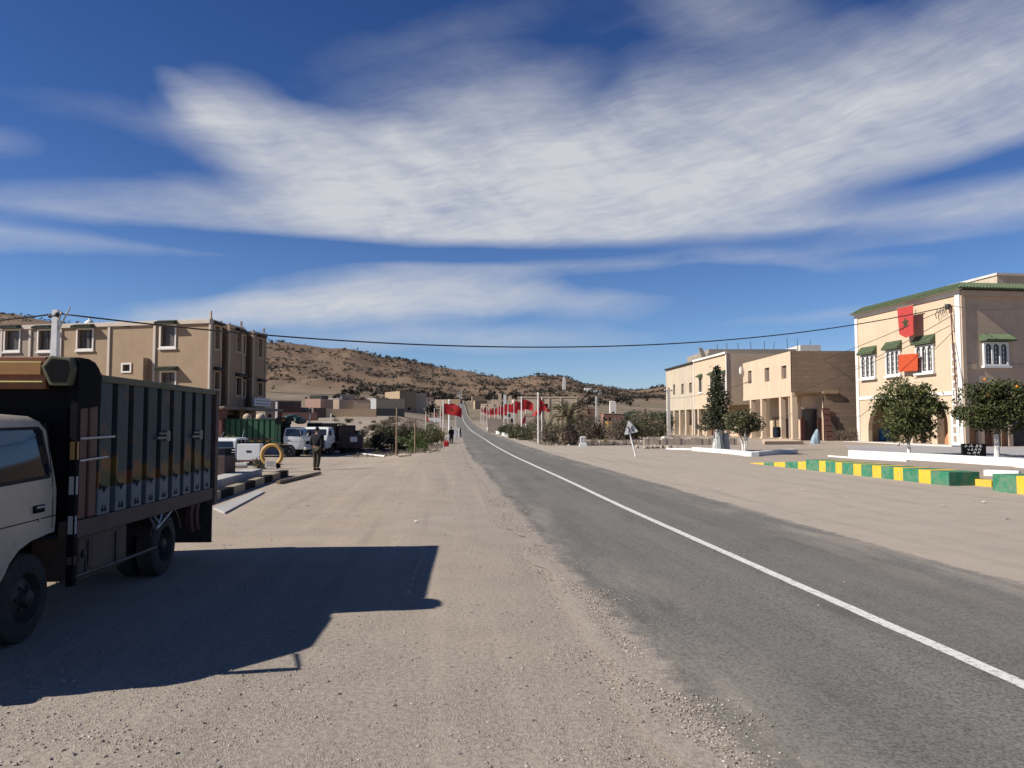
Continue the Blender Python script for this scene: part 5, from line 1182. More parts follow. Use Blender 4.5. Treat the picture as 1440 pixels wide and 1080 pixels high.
def flags():
    random.seed(6); GR = 'red flags along the right of the road'
    b = G(757, 623); flag(b, at(757, 554, b.y).z-b.z, 'red flag hanging limp on the nearest white pole right of the road', GR, 1.7, 1.05, 1, True, wide=.075)
    k = flag(b+Vector((.4, 1.6, 0)), 4.1, 'red flag on the second pole just behind the nearest right hand flag', GR, 1.5, 1.0, -1, True, wide=.05)
    b = Gd(733.5, 86.5); flag(b, at(733, 559.5, 86.5).z-b.z, 'dark red flag blown right on the pole before the long beige building', GR, 1.25, 1.15, 1, wide=.085)
    flag(b+Vector((.5, 1.2, 0)), 3.4, 'faded pinkish flag hanging low on a doubled pole', GR, 1.1, 1.2, -1, True, 'flag_faded', .05)
    ds = [101, 107, 115, 123, 132, 142, 153, 165, 178, 192, 208]
    names = ['leading red flag of the long row, the biggest of it', 'second red flag in the long row beside the road']+['red flag in the tightly packed row receding beside the road']*13
    for i, d in enumerate(ds):
        off = 4.55-.25*i/10; x = rx(d)+off; z = H(x, d); flag(Vector((x+random.uniform(-.25, .25), d+random.uniform(-1, 1), z)), random.uniform(4.2, 4.8), names[i], GR, 1.7 if i < 3 else 1.2, 1.15, 1 if i % 3 else .8, wide=.042, limp=(i > 6))
    GL = 'red flags along the left of the road'
    b = Gd(623.5, 86.5); flag(b, at(623, 565, 86.5).z-b.z, 'big red flag blown right on the nearest pole left of the road', GL, 1.9, 1.25, .95, wide=.07, tip=.2)
    b = Gd(632, 96); flag(b, at(631, 564, 96).z-b.z, 'dark red flag on the thick white pole left of the road', GL, 1.45, 1.5, 1, wide=.13, tip=.3)
    b = Gd(619.5, 112); flag(b, at(620, 573, 112).z-b.z, 'small pale red flag behind the nearest left pole', GL, .8, .9, .6, True, 'flag_faded', .05)
    b = Gd(611, 118); flag(b, at(611, 575, 118).z-b.z, 'tiny dark red flag above the white field wall', GL, .7, .8, .8, True, wide=.05)
    b = Gd(599, 110); flag(b, at(599, 579, 110).z-b.z, 'orange flag above the left end of the white field wall', GL, .85, .9, .8, True, 'flag_orange', .05)
    # banners on the tiled house
    for nm, lb, pts, mt in (('hanging_banner', 'long red banner with green star hung from the tiled eave', ((1262, 433), (1284, 429), (1285, 471), (1274, 475), (1265, 470)), 'flag_faded'), ('hanging_banner', 'orange red banner stretched between two windows of the tiled house', ((1264, 499), (1291, 497), (1291, 521), (1264, 523)), 'flag_orange')):
        n = 1.0 if 'long' in lb else .55
        q = []
        for px, py in pts: u, z = HA.hit(px, py, n); q.append((u, z))
        o = HA.p(q[0][0], n, q[0][1])+HC; r = root(nm, lb, 'banner', o); F = Frame(HC, HA.u, HA.n, off=o); k = MB(F)
        k.prism(q, n, n+.03); k.build('cloth', MAT[mt], r)
        uc = sum(a for a, _ in q)/len(q); zc = sum(b for _, b in q)/len(q)
        if 'long' in lb:
            k = MB(F); s = .55
            k.faces([(uc+(s if i % 2 == 0 else s*.42)*math.sin(math.pi*i/5), n+.034, zc+.1+(s if i % 2 == 0 else s*.42)*math.cos(math.pi*i/5)) for i in range(10)]+[(uc, n+.034, zc+.1)], [(i, (i+1) % 10, 10) for i in range(10)]); k.build('star', MAT['flag_green'], r)
            k = MB(F); us = [a for a, _ in q]; k.tube([(min(us)-.2, n, q[1][1]+.02), (max(us)+.2, n, q[1][1]+.02)], .05, 6); k.tube([(uc, n, q[1][1]), (uc, .42, q[1][1]+.1)], .04, 6); k.build('rod', MAT['wood'], r)
flags()
def signs():
    b = G(893.5, 642); d = b.y; r = root('road_sign', 'tilted triangular road narrows sign on a bent white post', 'road sign', b)
    top = at(885, 608, d)-b; ap = at(883.5, 590, d)-b; c1 = at(877, 612.3, d)-b; c2 = at(898.2, 607.3, d)-b
    k = MB(); k.tube([(0, 0, -.2), (0, 0, .12), (-.04, 0, .3), tuple(top)], .045, 8); k.build('post', MAT['pole_white'], r)
    def tri(s, y0, y1): 
        c = (ap+c1+c2)/3; pts = []
        for p in (ap, c2, c1): pts.append(c+(p-c)*s)
        q = []
        for i, p in enumerate(pts):   # rounded corners
            a, e = pts[i-1], pts[(i+1) % 3]; q += [p+(a-p)*.10, p+((a-p)+(e-p))*.028, p+(e-p)*.10]
        return [(v.x, v.z) for v in q]
    k = MB(Frame((0, 0, 0), (1, 0), (0, -1))); k.prism(tri(1, 0, 0), .05, .07); pl = k.build('plate', MAT['sack'], r)
    k = MB(Frame((0, 0, 0), (1, 0), (0, -1))); k.prism(tri(.9, 0, 0), .071, .073); k.build('face', MAT['pole_white'], pl)
    k = MB()
    cx, cz = ((ap+c1+c2)/3).x, ((ap+c1+c2)/3).z; tl = math.atan2(c2.z-c1.z, c2.x-c1.x)
    for s in (-1, 1):
        pts = []
        for i in range(9): 
            v = -1+i/4; x = s*(.075+.075*v*v)*.95; z = v*.17-.01; pts.append((cx+x*math.cos(tl)-z*math.sin(tl), -.082, cz+x*math.sin(tl)+z*math.cos(tl)))
        k.tube(pts, .034, 6)
    k.build('symbol', MAT['dark'], pl)
    b = G(820, 628.5); r = root('milestone', 'white painted milestone block with dark lettering beside the road', 'milestone', b)
    k = MB(); k.prism([(-.33, -.1), (.33, -.1), (.3, .25), (-.3, .25)], -.2, .2, 'n'); k.build('base', MAT['white_paint'], r, bevel=.02)
    k = MB(); k.prism([(-.22, .25), (.22, .25), (.21, .78), (.12, .84), (-.12, .84), (-.21, .78)], -.12, .12, 'n'); s = k.build('stone', MAT['white_paint'], r, bevel=.01)
    k = MB()
    for z in (.68, .55, .42):
        for x in (-.14, -.05, .06, .14): k.box(x-.03, x+.03, -.126, -.121, z-.035, z+.035)
    k.build('lettering', MAT['grey_block'], s)
    # black notice with white handwriting
    b = G(1370, 644); d = b.y; r = root('notice_board', 'black painted board with three lines of white handwriting behind the white kerb', 'sign', b); x0, x1 = (1353-1370)/FPX*d, (1386-1370)/FPX*d; h = 20/FPX*d
    k = MB(); k.box(x0, x1, -.08, .08, 0, h); k.build('board', MAT['bed_black'], r, bevel=.01)
    k = MB(); random.seed(11)
    for ln, z in enumerate((h*.80, h*.56, h*.34)):
        x = x1-.22-.06*ln
        while x > x0+.25:
            w = random.uniform(.10, .22); pts = [(x-w*i/6, -.086, z+.035*math.sin(i*1.9+x*9)+(.05 if random.random() < .2 else 0)) for i in range(7)]; k.tube(pts, .008, 4)
            if random.random() < .7: k.tube([(x-w*.5, -.086, z+.03), (x-w*.5+.01, -.086, z+.12)], .008, 4)
            if random.random() < .6: k.ball((x-w*.4, -.086, z-.07), (.012, .006, .012), 5, 4)
            x -= w+random.uniform(.05, .10)
    k.tube([((x0+x1)/2+.05, -.086, h*.2), ((x0+x1)/2+.04, -.086, h*.08)], .014, 4); k.build('lettering', MAT['white_paint'], r)
signs()

# ------------------------------------------------------------------ kerbs, walls and small things
def ground_prism(mb, pts, z0, z1):   # outline on the ground, extruded upward
    mb.prism([(p[0], p[1]) for p in pts], z0, z1, 'z')
def kerbs():
    # green and yellow barrier beside the road
    a = G(1133.5, 660.5); b = G(1314, 681); base = a; r = root('striped_barrier', 'long low concrete barrier painted in green and yellow blocks', 'barrier', base)
    d = Vector((b.x-a.x, b.y-a.y, 0)); L = d.length; F = Frame(base, d, off=base); F.n = Vector((F.u.y, -F.u.x, 0)); F.n = F.n if F.n.x < 0 else -F.n
    cuts = [1133.5, 1152, 1160, 1175, 1183.5, 1200, 1211, 1226.5, 1239, 1256, 1269, 1292, 1309-.5, 1314]
    cuts = [1133.5, 1152, 1161, 1175, 1184, 1199.5, 1211, 1227, 1238, 1256, 1269, 1291.5, 1308, 1335]
    cuts = [1133.5, 1152, 1161, 1175, 1184, 1200, 1211, 1226.5, 1239, 1256.5, 1269.5, 1291.5, 1308.5]
    us = [F.hit(px, 665)[0] for px in cuts]+[F.hit(1334, 665)[0]]; hgt = .40
    def block(u0, u1, h0, h1, dp, i):
        k = MB(F); k.faces([(u0, 0, -.1), (u1, 0, -.1), (u1, 0, h1), (u0, 0, h0), (u0, -dp, -.1), (u1, -dp, -.1), (u1, -dp, h1), (u0, -dp, h0)], [(0, 1, 2, 3), (4, 5, 6, 7), (3, 2, 6, 7), (0, 3, 7, 4), (1, 2, 6, 5)])
        k.build(('green_block', 'yellow_block')[i % 2], MAT[('green_paint', 'yellow_paint')[i % 2]], r, bevel=.012)
    for i, (p, q) in enumerate(zip(us, us[1:])): block(p, q, hgt, hgt, 1.0, i)
    # tapering start
    st = [F.hit(px, 658)[0] for px in (1055, 1074, 1088.5, 1104, 1122, 1133.5)]
    for i, (p, q) in enumerate(zip(st, st[1:])): block(p, q, .02+.30*((p-st[0])/(st[-1]-st[0])), .02+.30*((q-st[0])/(st[-1]-st[0])), .5, i+1)
    a = G(1396, 690.5); b = G(1429.5, 692); r = root('striped_barrier', 'short end piece of green and yellow barrier at the right edge', 'barrier', a); F2 = Frame(a, F.u, F.n, off=a)
    u1 = F2.hit(1429, 680)[0]; k = MB(F2); k.box(0, u1, -1.0, 0, -.1, .46); k.build('green_block', MAT['green_paint'], r, bevel=.015); k = MB(F2); k.box(u1, u1+.5, -1.0, 0, -.1, .46); k.build('yellow_block', MAT['yellow_paint'], r, bevel=.015); k = MB(F2); k.box(u1+.5, u1+2.2, -1.0, 0, -.1, .46); k.build('green_block', MAT['green_paint'], r, bevel=.015)
    a = G(1359, 681.5); r = root('yellow_kerb', 'low yellow kerb bridging the gap in the striped barrier', 'kerb', a); F3 = Frame(a, F.u, F.n, off=a); k = MB(F3); k.box(0, F3.hit(1394, 683)[0], -.35, 0, -.1, .19); k.build('kerb', MAT['yellow_paint'], r, bevel=.015)
    # white kerbs of the two planting strips
    def white(name, lbl, pts, h, w=.45):
        q = [G(*p) for p in pts]; o = q[0]; r = root(name, lbl, 'kerb', o); k = MB()
        for s, e in zip(q, q[1:]):
            u = Vector((e.x-s.x, e.y-s.y, 0)).normalized(); n = Vector((-u.y, u.x, 0)); n = n if n.y > 0 else -n
            c = [s-o-u*.02, e-o+u*.02, e-o+n*w, s-o+n*w]; k.prism([(p.x, p.y) for p in c], -.1, h, 'z'); h += .003
        k.build('kerb', MAT['white_paint'], r, bevel=.02)
    white('white_kerb', 'white painted kerb round the conifer and the small tree', [(973, 634), (1022, 638), (1056.5, 642), (1122, 637)], .24)
    white('white_kerb', 'thin white kerb line running left from the conifer planting', [(937, 632), (974, 633)], .10)
    white('white_kerb', 'long white painted kerb below the orange trees', [(1193, 642), (1300, 648), (1442, 657), (1500, 662)], .34)
    white('white_kerb', 'thin low white kerb in front of the long white kerb', [(1164, 642), (1208, 645.5), (1274, 649)], .07, .2)
    white('white_kerb', 'short pale kerb piece behind the right end of the striped barrier', [(1384, 669), (1432, 671)], .20)
    a = [G(1075, 625.5), G(1130, 625), G(1104, 619.5), G(1072, 621)]; r = root('shop_step', 'pale concrete step in front of the corner shop columns', 'step', a[0]); k = MB(); k.prism([((p-a[0]).x, (p-a[0]).y) for p in a], -.1, .3, 'z'); k.build('step', MAT['peach_plaster'], r, bevel=.02)
    # paved square, laid as a sheet a little above the dirt
    pv = MB(); pts = [G(1204, 641), G(1302, 646.5), G(1442, 655.5), G(1520, 660)]; far = [Vector((62, 59, 0)), Vector((35, 58.8, 0)), Vector((32.2, 74, 0))]
    pv.poly([(p.x, p.y, .014) for p in pts+far]); o = pv.build('pavement', MAT['grey_pavement'], None); tag(o, kind='structure')
    # left traffic island with kerb
    near, fr = G(298, 706), G(406, 669); u = Vector((fr.x-near.x, fr.y-near.y, 0)).normalized(); n = Vector((-u.y, u.x, 0)); n = n if n.x < 0 else -n
    near = near-u*5; L = (fr-near).length; r = root('striped_kerb', 'worn kerb in black and dull yellow sections beside the left planter', 'kerb', near); F = Frame(near, u, n, off=near); y, b = MB(F), MB(F); i = 0; x = 0
    while x < L-.2: (y if i % 2 == 0 else b).box(x, min(L, x+1.15), 0, .26, -.1-F.off.z*0+(-.15), .20); x += 1.15; i += 1
    y.build('pale_section', MAT['worn_yellow'], r, bevel=.03); b.build('dark_section', MAT['bed_black'], r, bevel=.03)
    k = MB(F); k.box(0, L, .9, 1.5, -.3, .24); k.build('inner_kerb', MAT['concrete'], r, bevel=.03)
    pv = MB(); q = [near+n*1.48, near+u*(L-.1)+n*1.48, near+u*(L+1)+n*6, near+n*7]; pv.prism([(p.x, p.y) for p in q], -.4, .1, 'z'); tag(pv.build('island_pavement', MAT['pale_concrete'], None), kind='structure')
    q = [G(300, 716), G(362, 691), G(372, 693), G(316, 723)]; o = q[0]; r = root('kerb_slab', 'flat grey concrete slab on the dirt before the striped kerb', 'slab', o); k = MB(); k.prism([((p-o).x, (p-o).y) for p in q], -.1, .035, 'z'); k.build('slab', MAT['grey_pavement'], r, bevel=.01)
    a, b = G(391, 681), G(450, 667); r = root('lying_pole', 'long wooden pole lying on the dirt by the standing person', 'pole', a); k = MB(); v = b-a; k.tube([(0, 0, .06), tuple(v+Vector((0, 0, .06)))], [.065, .05], 8); k.build('pole', MAT['wood'], r)
    a, b = G(500, 638.5), G(541, 643); r = root('lying_pole', 'white pole lying at the edge of the left bushes', 'pole', a); k = MB(); v = b-a; k.tube([(0, 0, .06), tuple(v+Vector((0, 0, .06)))], .055, 8); k.build('pole', MAT['white_paint'], r)
    # stones
    for px, py, s, lb in ((567, 642, .5, 'brown boulder by the thin pole at the bushes'), (573, 641.5, .4, 'paler boulder beside the brown one at the bushes'), (612, 634, .35, 'small stone on the bank below the left flags'), (603, 637, .3, 'grey stone on the bank left of the red canister')):
        b = G(px, py); o = MB(); random.seed(px); s *= .55; o.ball((0, 0, s*.25), (s, s*.7, s*.45), 9, 6, .25); ob = o.build('boulder', MAT['stone'], None, smooth=30); ob.location = b; tag(ob, lb, 'stone', 'stones at the foot of the bushes')
    for px, py, s, lb in ((800, 627, .22, 'whitish stone at the foot of the palm'), (783, 626, .2, 'small whitish stone left of the palm foot'), (843, 622.5, .3, 'pale stone right of the milestone'), (862, 622, .25, 'second pale stone further right of the milestone'), (902, 621, .25, 'pale stone under the rubble wall')):
        b = G(px, py); o = MB(); random.seed(px); s *= .6; o.ball((0, 0, s*.3), (s, s*.8, s*.6), 8, 6, .25); ob = o.build('stone', MAT['pale_concrete'], None, smooth=30); ob.location = b; tag(ob, lb, 'stone', 'pale stones along the right verge')
    b = G(924, 630.5); r = root('rubble_heap', 'little heap of dark rubble on the square', 'rubble', b); k = MB(); random.seed(4)
    for i in range(26): k.ball((random.gauss(0, .7), random.gauss(0, .3), .08), (random.uniform(.08, .25),)*2+(random.uniform(.06, .2),), 6, 5, .3)
    k.build('stones', MAT['stone'], r)
    b = G(934, 622); r = root('marker_post', 'short white marker post by the rubble wall', 'post', b); k = MB(); k.lathe([(.16, -.1), (.16, .35), (.26, .38), (.26, .52), (0, .56)], (0, 0, 0), n=10); k.build('post', MAT['white_paint'], r)
kerbs()
def left_props():
    b = G(333, 660); b.z = .1; d = b.y; s = d/FPX; r = root('white_cabinet', 'white metal cabinet on legs with a dark label plate', 'cabinet', b); w, h0, h1 = 32*s, 5*s, 28*s
    k = MB(); k.box(0, w, 0, .45, h0, h1); c = k.build('box', MAT['cab_white'], r, bevel=.02); k = MB(); k.box(w*.40, w*.62, -.008, -.002, h0+(h1-h0)*.47, h0+(h1-h0)*.6); k.build('label_plate', MAT['dark'], c)
    k = MB(); k.box(-.03, w+.03, -.03, .48, h0-.06, h0); k.build('tray', MAT['rust_red'], r)
    k = MB()
    for x in (.1, w-.1):
        for y in (.06, .38): k.box(x-.03, x+.03, y-.03, y+.03, 0, h0-.06)
    k.build('leg', MAT['dark_metal'], r)
    b = G(382, 664); b.z = .1; r = root('yellow_ring', 'yellow and ochre painted tyre ring standing upright on the island', 'ring', b); k = MB(); pts = []; RR = .385
    for i in range(21): a = R(-58+296*i/20); pts.append((RR*math.cos(a), 0, .50+RR*math.sin(a)))
    k.tube(pts, .075, 10); k.build('ring', MAT['ochre_paint'], r, smooth=True)
    k = MB(); k.tube([pts[0], (pts[0][0]+.08, 0, .0)], .08, 10); k.tube([pts[-1], (pts[-1][0]-.08, 0, .0)], .08, 10); k.build('foot', MAT['bed_black'], r)
    k = MB(); k.box(-.22, .2, -.15, -.1, .02, .30); c = k.build('plaque', MAT['pale_concrete'], r); k = MB()
    for z in (.12, .2, .28): k.box(-.16, .14, -.156, -.151, z*.85-.012, z*.85+.012)
    k.build('lettering', MAT['grey_block'], c)
    b = G(303, 677); d = b.y; s = d/FPX; r = root('brown_crate', 'dark brown ridged metal container behind the cattle truck', 'container', b-Vector((.6, 0, 0))); k = MB(); k.box(-.2, .6+13*s, 0, .9, 0, 36*s); k.build('body', MAT['brown_box'], r, bevel=.02)
    k = MB()
    for z in (36*s+.0, 39.5*s, 43*s): k.box(-.2, .58+13*s, .02, .88, z+.004, z+.06)
    k.box(-.2, .5+13*s, .1, .8, 36*s, 44*s); k.build('ridged_top', MAT['navy'], r)
    b = G(343, 664); b.z = .1; r = root('log', 'cut log lying under the white cabinet', 'log', b); k = MB(); k.tube([(-.35, 0, .1), (.1, .05, .1)], .11, 8); k.build('trunk', MAT['concrete'], r)
    # red shop awning glimpsed left
    b = Gd(305, 47); r = root('red_stall', 'dark red stall box beside the shop fronts behind the truck', 'stall', b); k = MB(); k.box(-.6, .35, 0, .8, 0, 3.0); k.build('box', MAT['rust_red'], r, bevel=.02); k = MB(); k.box(-.7, .5, -.4, .8, 3.0, 3.1); k.build('roof', MAT['brown_door'], r)
    # roadside stall near the left flags
    b = G(640, 616); d = b.y; s = d/FPX; r = root('striped_board', 'white board with grey stripes leaning at the left verge', 'board', b); k = MB(); w, h = 15*s, 14*s; k.faces([(-w/2, 0, 0), (w/2, .1, 0), (w/2-.1, .3, h), (-w/2+.1, .2, h), (-w/2, .08, 0), (w/2, .18, 0), (w/2-.1, .38, h), (-w/2+.1, .28, h)], [(0, 1, 2, 3), (4, 5, 6, 7), (0, 1, 5, 4), (1, 2, 6, 5), (2, 3, 7, 6), (3, 0, 4, 7)]); c = k.build('board', MAT['white_paint'], r)
    k = MB()
    for i in (-1, 0, 1): k.faces([(i*w*.22-.03, .03, .05), (i*w*.22+.05, .035, .05), (i*w*.2+.05, .22, h-.05), (i*w*.2-.03, .215, h-.05)], [(0, 1, 2, 3)])
    o = k.build('stripe', MAT['sack'], c); o.location = (0, -.02, 0)
    k = MB(); k.faces([(w/2, -.0, 0), (w/2+.12, .1, 0), (w/2+.02, .3, h), (w/2-.1, .2, h)], [(0, 1, 2, 3)]); k.build('dark_edge', MAT['bed_black'], r)
    b = G(634.5, 623); d = b.y; person('person in dark clothes standing beside the white board at the left verge', b, R(-60), 'black_cloth', 'black_cloth', 1.45)
    b = G(627.5, 628); r = root('red_canister', 'red plastic canister on the left verge', 'canister', b); k = MB(); k.box(-.2, .2, -.15, .15, 0, .42); k.build('body', MAT['flag_red'], r, bevel=.06); k = MB(); k.tube([(-.12, 0, .42), (-.1, 0, .5), (.1, 0, .5), (.12, 0, .42)], .025, 6); k.build('handle', MAT['flag_red'], r)
    b = G(629, 619); r = root('white_canister', 'white plastic canister behind the red one', 'canister', b); k = MB(); k.box(-.24, .24, -.15, .15, 0, .5); k.build('body', MAT['white_paint'], r, bevel=.07); k = MB(); k.tube([(-.12, 0, .5), (-.1, 0, .58), (.1, 0, .58), (.12, 0, .5)], .025, 6); k.lathe([(.05, 0), (.05, .06), (0, .07)], (.17, 0, .49), n=8); k.build('handle', MAT['dark'], r)
    # blue barrels in the arcade
    b = G(1243.5, 620.5); d = b.y
    for i, (z, lb) in enumerate(((.0, 'lower blue plastic barrel lying in the arcade'), (.62, 'upper blue plastic barrel stacked on the other one'))):
        r = root('blue_barrel', lb, 'barrel', b+Vector((0, 0, z)), R(5), 'blue barrels in the arcade'); k = MB(); k.lathe([(0, -.5), (.27, -.5), (.31, -.44), (.31, -.18), (.29, -.15), (.31, -.12), (.31, .12), (.29, .15), (.31, .18), (.31, .44), (.27, .5), (0, .5)], (0, 0, .31), 'x', 18); k.build('drum', MAT['blue_plastic'], r, smooth=30); k = MB(); k.lathe([(.05, -.54), (.05, -.5)], (0, 0, .48), 'x', 8); k.build('cap', MAT['white_paint'], r)
    b = G(1092.5, 619); r = root('blue_barrel', 'upright dark blue drum between the corner shop columns', 'barrel', b+Vector((0, 0, .3))); k = MB(); k.lathe([(0, 0), (.38, 0), (.40, .3), (.38, .33), (.40, .36), (.40, .66), (.38, .7), (.40, .74), (.38, 1.05), (0, 1.07)], (0, 0, 0), n=18); k.build('drum', MAT['navy'], r, smooth=30)
    # tarpaulin heap by the shop door
    b = G(1148, 624); r = root('tarpaulin_heap', 'pale blue cloth bundle propped beside the dark shop door', 'bundle', b); k = MB(); random.seed(9)
    k.lathe([(.62, 0), (.60, .15), (.52, .40), (.44, .65), (.36, .9), (.26, 1.1), (.12, 1.25), (0, 1.3)], (0, 0, 0), n=22)
    for i, v in enumerate(k.v): a = math.atan2(v[1], v[0]); q = 1+.16*math.sin(5*a+v[2]*3)+.08*math.sin(9*a-v[2]*5); k.v[i] = (.66*v[0]*q+.22*(v[2]/1.3)**1.2-.1, v[1]*q*.5, v[2]*(1+.05*math.sin(3*a)))
    k.build('cloth', MAT['pale_blue_cloth'], r, smooth='full')
left_props()

def litter():
    random.seed(17)
    for i, (px, py) in enumerate(((1325, 712), (1382, 707), (1190, 700), (1010, 690), (903, 655), (1128, 690), (1415, 731), (560, 708), (585, 735), (432, 712), (640, 700))):
        b = G(px, py); k = MB(); w = random.uniform(.025, .05); vs = [(x*w+random.uniform(-.02, .02), y*w*.8+random.uniform(-.02, .02), .004+random.uniform(0, .03)) for x, y in ((-1, -1), (0, -1.1), (1, -.9), (1, .9), (0, 1.1), (-1, 1))]
        k.faces(vs+[(v[0], v[1], v[2]+.004) for v in vs], [(0, 1, 4, 5), (1, 2, 3, 4), (6, 7, 10, 11), (7, 8, 9, 10), (0, 1, 7, 6), (1, 2, 8, 7), (2, 3, 9, 8), (3, 4, 10, 9), (4, 5, 11, 10), (5, 0, 6, 11)])
        o = k.build('paper_scrap', MAT['white_paint' if i % 3 else 'sack']); o.location = b+Vector((0, 0, .006)); o.rotation_euler.z = random.uniform(0, 6); tag(o, 'small pale crumpled scrap of litter lying on the bare dirt', 'litter', 'scraps of litter on the dirt')
litter()
# ------------------------------------------------------------------ vegetation
def clumps(k, R_, rr, seed, squash=1.0, zmin=-1):
    random.seed(seed); out = []
    while len(out) < k:
        d = Vector((random.uniform(-1, 1), random.uniform(-1, 1), random.uniform(zmin, 1)))
        if d.length < 1: out.append((d.x*R_[0], d.y*R_[1], d.z*R_[2]*squash, random.uniform(*rr)))
    return out
def leafy_tree(name, label, base, trunk_h, crown, seed, leaf='leaf_orange_tree', size=.16, n=3600, trunk='lime_trunk', tr=.09, fruit=0, stems=1, group=None, nclump=26):
    r = root(name, label, 'tree', base, 0, group); cz = trunk_h+crown[2]
    k = MB(); random.seed(seed)
    for s in range(stems):
        a = 6.28*s/stems+.4; sp = .0 if stems == 1 else .16; x, y = sp*math.cos(a), sp*math.sin(a)
        k.tube([(x*.5, y*.5, -.1), (x*.8+.02, y*.8, trunk_h*.5), (x*1.6, y*1.6, trunk_h), (x*2.5, y*2.5, cz)], [tr*1.25, tr, tr*.85, tr*.4], 8)
    k.build('trunk', MAT[trunk], r, smooth=True)
    cl = clumps(nclump, (crown[0]*.84, crown[1]*.84, crown[2]*.84), (.20*crown[0], .42*crown[0]), seed)
    k = MB()
    for c in cl[:12]: k.tube([(0, 0, trunk_h*.9), (c[0]*.4, c[1]*.4, cz-.3*crown[2]+c[2]*.3), (c[0], c[1], cz+c[2])], [tr*.5, tr*.3, tr*.1], 5)
    k.build('limb', MAT['bark'], r)
    k = MB(); k.keep = True
    for c in cl:
        q = n//nclump; s = c[3]; k.cards((c[0], c[1], cz+c[2]), (s, s, s*.85), q, size, .3, .25)
    k.cards((0, 0, cz), (crown[0], crown[1], crown[2]), n//14, size, .3, .7)
    k.build('crown', MAT[leaf], r)
    if fruit:
        k = MB()
        for i in range(fruit): a = random.uniform(2.6, 5.2); k.ball((crown[0]*random.uniform(.1, .9)*math.cos(a), -crown[1]*abs(math.sin(a))*.9, cz+crown[2]*random.uniform(.3, .95)), (.065,)*3, 8, 6)
        k.build('orange_fruit', MAT['orange_fruit'], r, smooth=True)
    return r
def shrub(seed, w, h, leaf, n, size, name='shrub', twig=True, ragged=.5):
    """one shrub at the origin: returns its root (label set by caller)"""
    r = root(name, '', 'shrub'); k = MB(); k.keep = True; cl = clumps(13, (w*.7, w*.6, h*.40), (w*.20, w*.42), seed)
    for c in cl: k.cards((c[0], c[1], h*.48+c[2]), (c[3], c[3], c[3]*.9*h/w*1.1), n//13, size, .2, .15)
    for i in range(int(n*.12)):   # stray shoots
        a = random.uniform(0, 6.28); q = random.uniform(.3, 1); k.card(Vector((w*q*math.cos(a), w*.8*q*math.sin(a), h*random.uniform(.05, 1.15)*(1-.4*q))), size*.9)
    k.build('foliage', MAT[leaf], r)
    if twig:
        k = MB()
        for c in cl: k.tube([(c[0]*.15, c[1]*.15, -.1), (c[0]*.6, c[1]*.6, h*.4), (c[0]*1.1, c[1]*1.1, h*.55+c[2]*1.15)], [.035, .025, .008], 4)
        k.build('stem', MAT['bark'], r)
    return r
def put(proto, used, loc, s, rz, label, group):
    o = copy_tree(proto) if used[0] else proto; used[0] = True
    o.location = loc; o.scale = s if isinstance(s, tuple) else (s, s, s); o.rotation_euler.z = rz; o['label'] = label; o['group'] = group; return o
def right_trees():
    b = G(1278, 640); d = b.y; s = d/FPX; leafy_tree('orange_tree', 'round dark orange tree in front of the tiled house arcade', b, 16*s, (50*s, 49*s, 48*s), 21, size=.21, n=6500, tr=.10, nclump=34)
    b = G(1402, 643); d = b.y; s = d/FPX; leafy_tree('orange_tree', 'orange tree bearing fruit near the right edge behind the black board', b, 33*s, (56*s, 52*s, 40*s), 35, size=.21, n=6500, tr=.12, fruit=3, nclump=34)
    b = G(1047, 639); d = b.y; s = d/FPX; leafy_tree('small_tree', 'low bushy tree on three white stems inside the white kerb', b, 28*s, (27*s, 27*s, 18*s), 8, size=.19, n=2400, tr=.06, stems=3, nclump=18, leaf='leaf_bush')
    # conifer with layered drooping branches
    b = G(1010, 634); d = b.y; s = d/FPX; r = root('conifer_tree', 'tall narrow dark conifer with a sacking wrapped trunk', 'tree', b); h = 117*s; z0 = 33*s; random.seed(4)
    k = MB(); k.tube([(0, 0, -.1), (0, 0, h*.5), (0, 0, h)], [.13, .08, .01], 8); k.build('trunk', MAT['bark'], r)
    k = MB(); k.keep = True; kb = MB()
    for i in range(150):
        t = i/149; z = z0+(h-z0)*t; a = i*2.4; L = (30*s)*(1-t)**1.1*random.uniform(.55, 1.1)+.08; dz = -.12*L+.25*L*t
        e = Vector((L*math.cos(a), L*math.sin(a), z+dz)); kb.tube([(0, 0, z), e], [.02, .006], 4)
        for j in range(int(10+26*L)):
            q = random.random()**.7; c = Vector((0, 0, z)).lerp(e, q); k.card(c+Vector((random.gauss(0, .10), random.gauss(0, .10), random.gauss(-.03, .09))), .21)
    k.build('crown', MAT['leaf_conifer'], r); kb.build('branch', MAT['bark'], r)
    k = MB(); pts = []
    k.lathe([(.42, 0), (.36, .5), (.26, 1.1), (.17, 1.6), (.15, 1.75)], (0, 0, 0), n=9); k.lathe([(.30, 0), (.26, .5), (.2, 1.2)], (.55, .15, 0), n=8); k.build('sacking', MAT['sack'], r, smooth=25)
    k = MB(); k.tube([(-.34, -.25, 0), (-.05, -.12, 1.7)], .05, 5); k.tube([(.3, -.3, 0), (.06, -.12, 1.7)], .04, 5); k.build('stake', MAT['lime_trunk'], r)
    # weeds against the block wall
    b = Gd(1193, 74); o = shrub(61, 1.8, 1.7, 'leaf_dry', 700, .2, 'dry_weed'); o['label'] = 'dry weeds growing against the bare block wall'; o.location = b; o.scale = (1.1, .5, .8)
right_trees()
